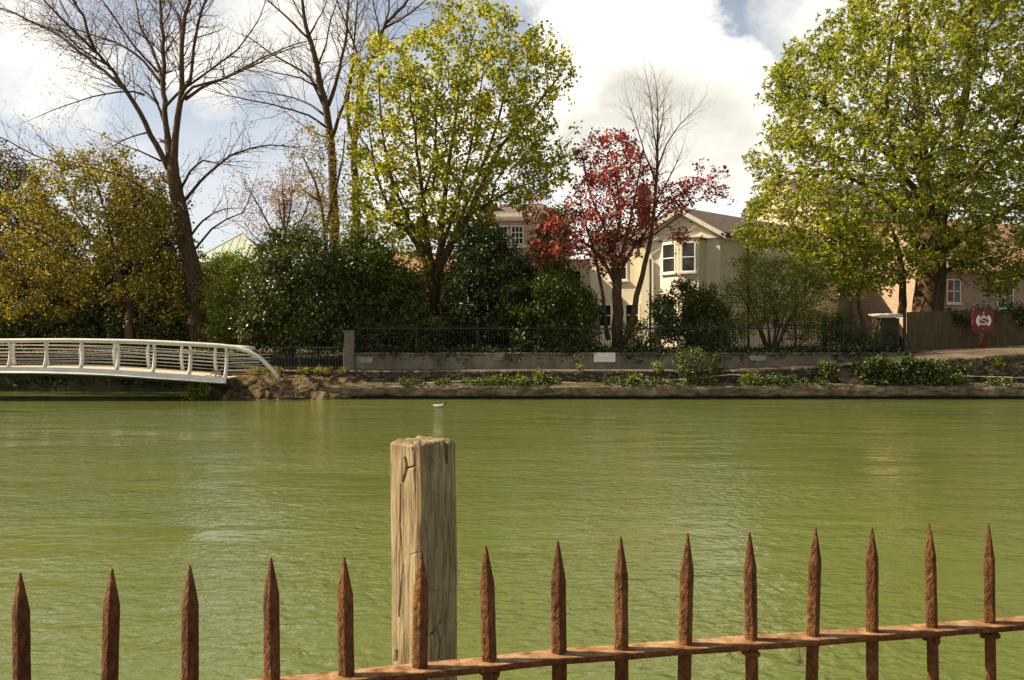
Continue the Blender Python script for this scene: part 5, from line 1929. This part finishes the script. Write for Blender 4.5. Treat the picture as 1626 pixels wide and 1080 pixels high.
# ------------------------------------------------------------------ shrubs
def shrub(name, label, base, Y, poly, n, depth, leaf, leafkw, group=None, stems=5, bark='maple_bark', thr=-.02, clump=1.0, shell=.5, w=5, cat='shrub', bal=.35, step=.6, warp=1.5):
    rs = random.Random(int(base[0] * 3 + Y * 7))
    cx = sum(p[0] for p in poly) / len(poly)
    cy = sum(p[1] for p in poly) / len(poly)
    x0, x1 = min(p[0] for p in poly), max(p[0] for p in poly)
    y0 = min(p[1] for p in poly)
    limbs = []
    for k in range(stems):
        t = (k + .5) / stems
        ex = base[0] + (x0 + (x1 - x0) * t - base[0]) * .62
        ey = base[1] + (y0 - base[1]) * rs.uniform(.45, .75)
        sx = base[0] + (ex - base[0]) * .12
        limbs.append(([(sx, base[1] + 6), (sx + (ex - sx) * .35, base[1] + (ey - base[1]) * .4), (ex, ey)], w, 1.3, rs.uniform(-.5, .5) * depth))
    return leafy_tree(name, label, cat, base, Y, limbs, poly, n, depth, leaf, leafkw, bark, group, bal, thr, clump, shell, .005, 'foliage', step, warp, 'stems')


LK = dict(per=18, spread=.17, length=.145, width=.08, up=.35, droop=.15, fold=.12)
shrub('laurel_shrub', 'tall glossy laurel beside the bridge end with sunlit outer leaves', (455, 552), 38.7,
      [(386, 556), (380, 505), (396, 470), (388, 448), (412, 428), (410, 402), (438, 388), (452, 362), (480, 366), (500, 350), (522, 372), (548, 398), (560, 440), (572, 500), (570, 556)],
      1750, 2.2, 'laurel', LK, stems=7, w=8)
shrub('holly_shrub', 'dark bushy evergreen between the sunlit laurel and the maple trunk', (615, 552), 39.4,
      [(540, 556), (532, 490), (548, 440), (540, 400), (566, 392), (580, 366), (604, 374), (626, 408), (650, 420), (652, 452), (672, 470), (676, 520), (668, 556)],
      1300, 1.9, 'green', LK, stems=6, w=8)
shrub('twiggy_shrub', 'thin olive bush with brown twigs rising above the sunlit laurel', (520, 470), 41.5,
      [(440, 480), (442, 400), (462, 362), (480, 372), (498, 338), (520, 352), (545, 330), (570, 348), (596, 360), (618, 392), (600, 480)],
      420, 1.5, 'olive', dict(per=8, spread=.15, length=.11, width=.06, up=.4, droop=.1), stems=9, w=6, thr=.05)
shrub('laurel_shrub', 'low dark laurel thicket behind the bridge railing at the far left', (60, 545), 42.2,
      [(-140, 552), (-130, 490), (-40, 470), (10, 478), (60, 464), (120, 480), (150, 510), (150, 552)], 1200, 1.4, 'laurel', LK, stems=7)
shrub('laurel_shrub', 'low dark laurel thicket behind the bridge beneath the forked olive tree', (220, 545), 41.8,
      [(130, 552), (140, 505), (180, 498), (235, 478), (275, 492), (300, 520), (298, 552)], 800, 1.1, 'laurel', LK, stems=5)
shrub('green_shrub', 'light green shrub just right of the ivy-clad bare trunk', (370, 548), 39.6,
      [(322, 556), (326, 480), (335, 440), (355, 412), (385, 405), (415, 430), (425, 480), (418, 556)], 900, 1.3, 'fresh', dict(per=11, spread=.15, length=.12, width=.07, up=.5, droop=.2), stems=6)
shrub('olive_shrub', 'dull olive shrub below the pale green pavilion roof', (345, 500), 47,
      [(310, 545), (312, 440), (330, 412), (360, 405), (400, 420), (430, 440), (440, 545)], 900, 1.5, 'olive', dict(per=11, spread=.17, length=.14, width=.09, up=.5, droop=.2), stems=5)
shrub('holly_shrub', 'tall dark pointed holly between the maple trunk and the stone house', (770, 552), 39.6,
      [(706, 556), (704, 480), (716, 420), (742, 388), (752, 362), (772, 342), (790, 372), (832, 398), (852, 440), (862, 556)], 1900, 1.9, 'holly', LK, stems=6, w=8)
shrub('green_shrub', 'broad mid-green shrub between the dark holly and the copper tree', (875, 556), 38.5,
      [(795, 560), (802, 490), (826, 455), (858, 432), (900, 440), (934, 468), (948, 520), (946, 560)], 1500, 1.3, 'green', dict(per=13, spread=.14, length=.13, width=.06, up=.4, droop=.4), stems=7)
shrub('dark_conifer', 'dark green bushy tree top behind the red leaves of the copper tree', (880, 440), 45,
      [(846, 545), (842, 420), (852, 365), (870, 335), (892, 330), (912, 350), (918, 400), (916, 545)], 480, 1.2, 'green', LK, stems=3, cat='tree', w=7)
shrub('privet_shrub', 'dense dark shrub in front of the villa bay window', (1100, 556), 38.9,
      [(1042, 560), (1040, 490), (1056, 462), (1088, 452), (1120, 446), (1145, 460), (1158, 505), (1156, 560)], 1000, 1.2, 'green', dict(per=12, spread=.14, length=.12, width=.07, up=.4, droop=.1), stems=7)
shrub('feathery_shrub', 'round yellow-green shrub with bare crooked stems in front of the villa side wall', (1225, 556), 38.7,
      [(1142, 540), (1140, 475), (1160, 432), (1200, 410), (1246, 414), (1290, 428), (1312, 470), (1304, 515), (1276, 530), (1230, 520), (1180, 545)], 1500, 1.5, 'fresh',
      dict(per=10, spread=.13, length=.10, width=.045, up=.4, droop=.1), stems=8, w=6, thr=-.25)
shrub('low_shrub', 'straggly low green shrub behind the railing beside the blue post', (1345, 556), 38.4,
      [(1310, 562), (1312, 515), (1340, 500), (1375, 498), (1398, 520), (1396, 562)], 210, .7, 'green', dict(per=10, spread=.13, length=.11, width=.07, up=.4), stems=6)
shrub('low_shrub', 'low leafy growth beneath the maple trunk behind the railing', (650, 556), 38.2,
      [(585, 562), (590, 530), (620, 512), (660, 505), (700, 508), (715, 530), (712, 562)], 300, .7, 'green', dict(per=10, spread=.13, length=.12, width=.08, up=.5), stems=6)
shrub('low_shrub', 'low dark bush behind the railing at the foot of the copper tree', (1020, 556), 38.0,
      [(985, 562), (988, 535), (1010, 520), (1040, 512), (1052, 535), (1050, 562)], 160, .6, 'green', dict(per=10, spread=.12, length=.10, width=.06, up=.4), stems=5)
shrub('fence_ivy', 'dark ivy hanging over the right end of the timber fence', (1560, 505), 38.75,
      [(1498, 503), (1510, 488), (1560, 482), (1626, 480), (1720, 482), (1720, 540), (1640, 540), (1610, 512), (1580, 508), (1545, 518), (1520, 512)], 330, .28, 'holly',
      dict(per=9, spread=.10, length=.11, width=.09, up=.1, droop=.6), stems=4, cat='ivy', w=2, warp=.4)

shrub('background_shrub', 'tall dark shrub mass far behind the left end of the bridge', (30, 540), 53,
      [(-260, 548), (-240, 430), (-100, 420), (40, 430), (150, 440), (190, 470), (200, 548)], 1500, 2.0, 'holly', dict(per=14, spread=.28, length=.26, width=.16, up=.3, droop=.2), stems=6, w=6)
shrub('background_shrub', 'dark shrub mass far behind the ivy-clad bare trunk and the light green shrub', (300, 540), 54,
      [(170, 548), (190, 450), (260, 430), (330, 440), (420, 430), (480, 450), (500, 548)], 1200, 2.0, 'green', dict(per=14, spread=.28, length=.26, width=.16, up=.3, droop=.2), stems=6, w=6)

# shadowed hedge behind everything and the far wood, masses nobody could count
xs = RNG.uniform(-60, 70, 5200)
ys = RNG.uniform(74, 92, 5200)
zt = 3.2 + np.array([2.2 * mnoise.noise(Vector((x * .09, 1, 0))) + 1.2 * mnoise.noise(Vector((x * .3, 5, 0))) for x in xs])
pts = np.stack([xs, ys, 1.4 + (zt) * RNG.random(5200) ** .6], 1)
pts = pts[~((np.abs(pts[:, 0] + 22.3) < 5.5) & (pts[:, 2] > 6))]
v, f = leaf_arrays(pts, 8, .5, .5, .35, up=.4)
tag(link('far_woodland', np_mesh('far_woodland', v, f), M['green']), kind='stuff')

# ground ivy along the top of the low wall
n = 1500
x = RNG.uniform(WX0, 15.3, n)
pts = np.stack([x, RNG.uniform(37.0, 37.7, n), 1.70 + RNG.random(n) * .16 + np.array([.12 * mnoise.noise(Vector((q, 0, 0))) for q in x])], 1)
hang = (RNG.random(n) < .10) & ~((x > 3.0) & (x < 4.3))
pts[hang, 1] = 36.98
pts[hang, 2] = 1.70 - RNG.random(hang.sum()) ** 2 * .35
v, f = leaf_arrays(pts, 7, .08, .10, .08, up=.4, droop=.2)
tag(link('ground_ivy', np_mesh('ground_ivy', v, f), M['holly']), kind='stuff')

# ledge growth, thick in places
n = 2200
x = RNG.uniform(-5.2, 24, n)
den = np.array([mnoise.noise(Vector((q * .55, 4, 0))) + .5 * mnoise.noise(Vector((q * 1.7, 8, 0))) for q in x])
keep = (den > -.12) & ~((x > SX0 - .1) & (x < SX1 + .1))
x, den = x[keep], den[keep]
n = len(x)
pts = np.stack([x, RNG.uniform(35.03, 35.76, n), .53 + RNG.random(n) ** 1.5 * (.12 + .42 * np.clip(den + .1, 0, .8))], 1)
v, f = leaf_arrays(pts, 7, .07, .10, .055, up=.35, droop=.1)
tag(link('ledge_weeds', np_mesh('ledge_weeds', v, f), M['ivy']), kind='stuff')
n = 700
x = RNG.uniform(-11, -5.4, n)
pts = np.stack([x, RNG.uniform(35.2, 36.2, n), np.full(n, 1.0) + RNG.random(n) * .03], 1)
keep = np.array([mnoise.noise(Vector((q * 1.6, 2, 0))) > .05 for q in x])
v, f = leaf_arrays(pts[keep], 9, .05, .13, .012, up=-.1, droop=-.9)
tag(link('bank_grass', np_mesh('bank_grass', v, f), M['grass']), kind='stuff')
# dark ivy under the bridge
n = 900
x = RNG.uniform(-32, -10.8, n)
zz = RNG.random(n)
pts = np.stack([x, 41.6 + zz * 1.2, .3 + zz * 1.1 + RNG.normal(size=n) * .08], 1)
v, f = leaf_arrays(pts, 8, .13, .13, .10, up=.3, droop=.3)
tag(link('inlet_ivy', np_mesh('inlet_ivy', v, f), M['holly']), kind='stuff')


# --- single plants on the far bank
def plant(label, px, py, Y, w, h, n, leaf, per=8, size=.12, wid=.06, name='bank_plant', group='plants on the far bank', stems=4, depth=.22):
    poly = [(px - w * .35, py), (px - w * .5, py - h * .5), (px - w * .3, py - h * .9), (px + w * .05, py - h), (px + w * .4, py - h * .8), (px + w * .5, py - h * .4), (px + w * .35, py)]
    return shrub(name, label, (px, py), Y, poly, n, depth, leaf, dict(per=per, spread=.055, length=size, width=wid, up=.45, droop=.1), group, stems, 'twig', -1, 1, 1, 1.2, 'plant', step=.3, warp=.15)


plant('bushy grey-green shrub on the ledge below the dark villa shrub', 1106, 600, 35.5, 70, 52, 150, 'green', 9, .11, .05, 'ledge_shrub', None, 6, .4)
plant('tall bright weed at the right end of the lit clump left of the middle', 857, 612, 35.4, 26, 24, 34, 'fresh')
plant('bright low weed left of the tallest lit weed', 826, 614, 35.3, 30, 17, 34, 'fresh')
plant('spreading pale weed at the left end of the lit clump on the ledge', 789, 613, 35.3, 38, 13, 34, 'fresh')
plant('small bright weed growing alone on the path edge under the white board', 921, 588, 35.85, 9, 11, 9, 'fresh')
plant('small yellowish weed on the path edge left of the ledge shrub', 1045, 589, 35.85, 16, 14, 14, 'fresh')
plant('thin upright weed on the ledge below the white board', 1006, 606, 35.5, 12, 14, 12, 'fresh')
plant('low lit weed on the ledge right of the ledge shrub', 1190, 610, 35.3, 34, 14, 30, 'fresh')
plant('broad leafy weed just left of the steps', 1314, 606, 35.5, 30, 34, 60, 'green', 8, .12, .07)
plant('low green weed half way between the ledge shrub and the steps', 1238, 610, 35.3, 26, 10, 22, 'green')
plant('yellow flowering weed at the foot of the clipped ivy on the right', 1516, 608, 35.5, 24, 16, 24, 'fresh')
plant('small yellow weed growing high in the rubble wall on the right', 1585, 580, 35.76, 20, 15, 18, 'fresh', depth=.1)
plant('dark weed in the rubble wall just right of the clipped ivy', 1528, 592, 35.76, 26, 18, 24, 'green', depth=.1)
plant('green tuft on the path edge right of the ledge shrub', 1143, 586, 35.9, 20, 8, 14, 'green')

# clipped ivy mound right of the steps
shrub('ivy_mound', 'thick clipped ivy mound spilling over the wall right of the steps', (1432, 612), 35.55,
      [(1370, 612), (1362, 585), (1374, 573), (1400, 569), (1440, 570), (1480, 569), (1500, 573), (1506, 590), (1500, 610), (1440, 614)], 620, .40, 'ivy',
      dict(per=9, spread=.07, length=.11, width=.09, up=.3, droop=.3), stems=6, cat='ivy', w=2, thr=-1, shell=.4, warp=.2)

# overhanging broken shrub at the bridge end
e = shrub('overhanging_shrub', 'pale leafy branches and dead stems hanging over the water at the bridge end', (338, 603), 34.6,
          [(296, 634), (300, 610), (312, 597), (340, 596), (344, 612), (326, 620), (318, 636), (304, 640)], 60, .4, 'fresh', dict(per=7, spread=.08, length=.13, width=.07, up=.4, droop=.4), None, 3, 'twig', -1, 1, 1, 2, warp=.2)
b = MB()
for (x0, y0, x1, y1, d) in ((345, 600, 318, 612, .1), (348, 604, 330, 630, -.1), (342, 606, 322, 622, .2), (350, 608, 340, 632, 0), (352, 598, 325, 603, -.2)):
    A, B_ = P(x0, y0, 34.7), P(x1, y1, 34.5 + d)
    m_ = (A + B_) / 2 + Vector((0, 0, .05))
    b.tube([A, m_, B_], [.018, .013, .006], 5)
b.build('dead_branches', M['bark'], e, True)


def grass_tuft(label, px, py, Y, w, n, hgt):
    c = P(px, py, Y)
    base = np.stack([c.x + RNG.normal(size=n) * w, c.y + RNG.normal(size=n) * w * .6, np.full(n, c.z)], 1)
    v, f = leaf_arrays(base, 1, .01, hgt, .016, up=-.1, droop=-1.4, fold=.03)
    o = link('grass_tuft', np_mesh('grass_tuft', v, f), M['grass'])
    tag(o, label, 'grass tuft', 'grass tufts on the earth bank')


grass_tuft('tallest straw-coloured grass tuft on the earth bank right of the bridge deck end', 407, 597, 35.2, .13, 150, .34)
grass_tuft('straw grass tuft at the foot of the curved bridge handrail', 432, 600, 35.0, .14, 120, .24)
grass_tuft('low grass tuft on the earth bank under the end of the bridge deck', 385, 604, 34.9, .10, 90, .18)
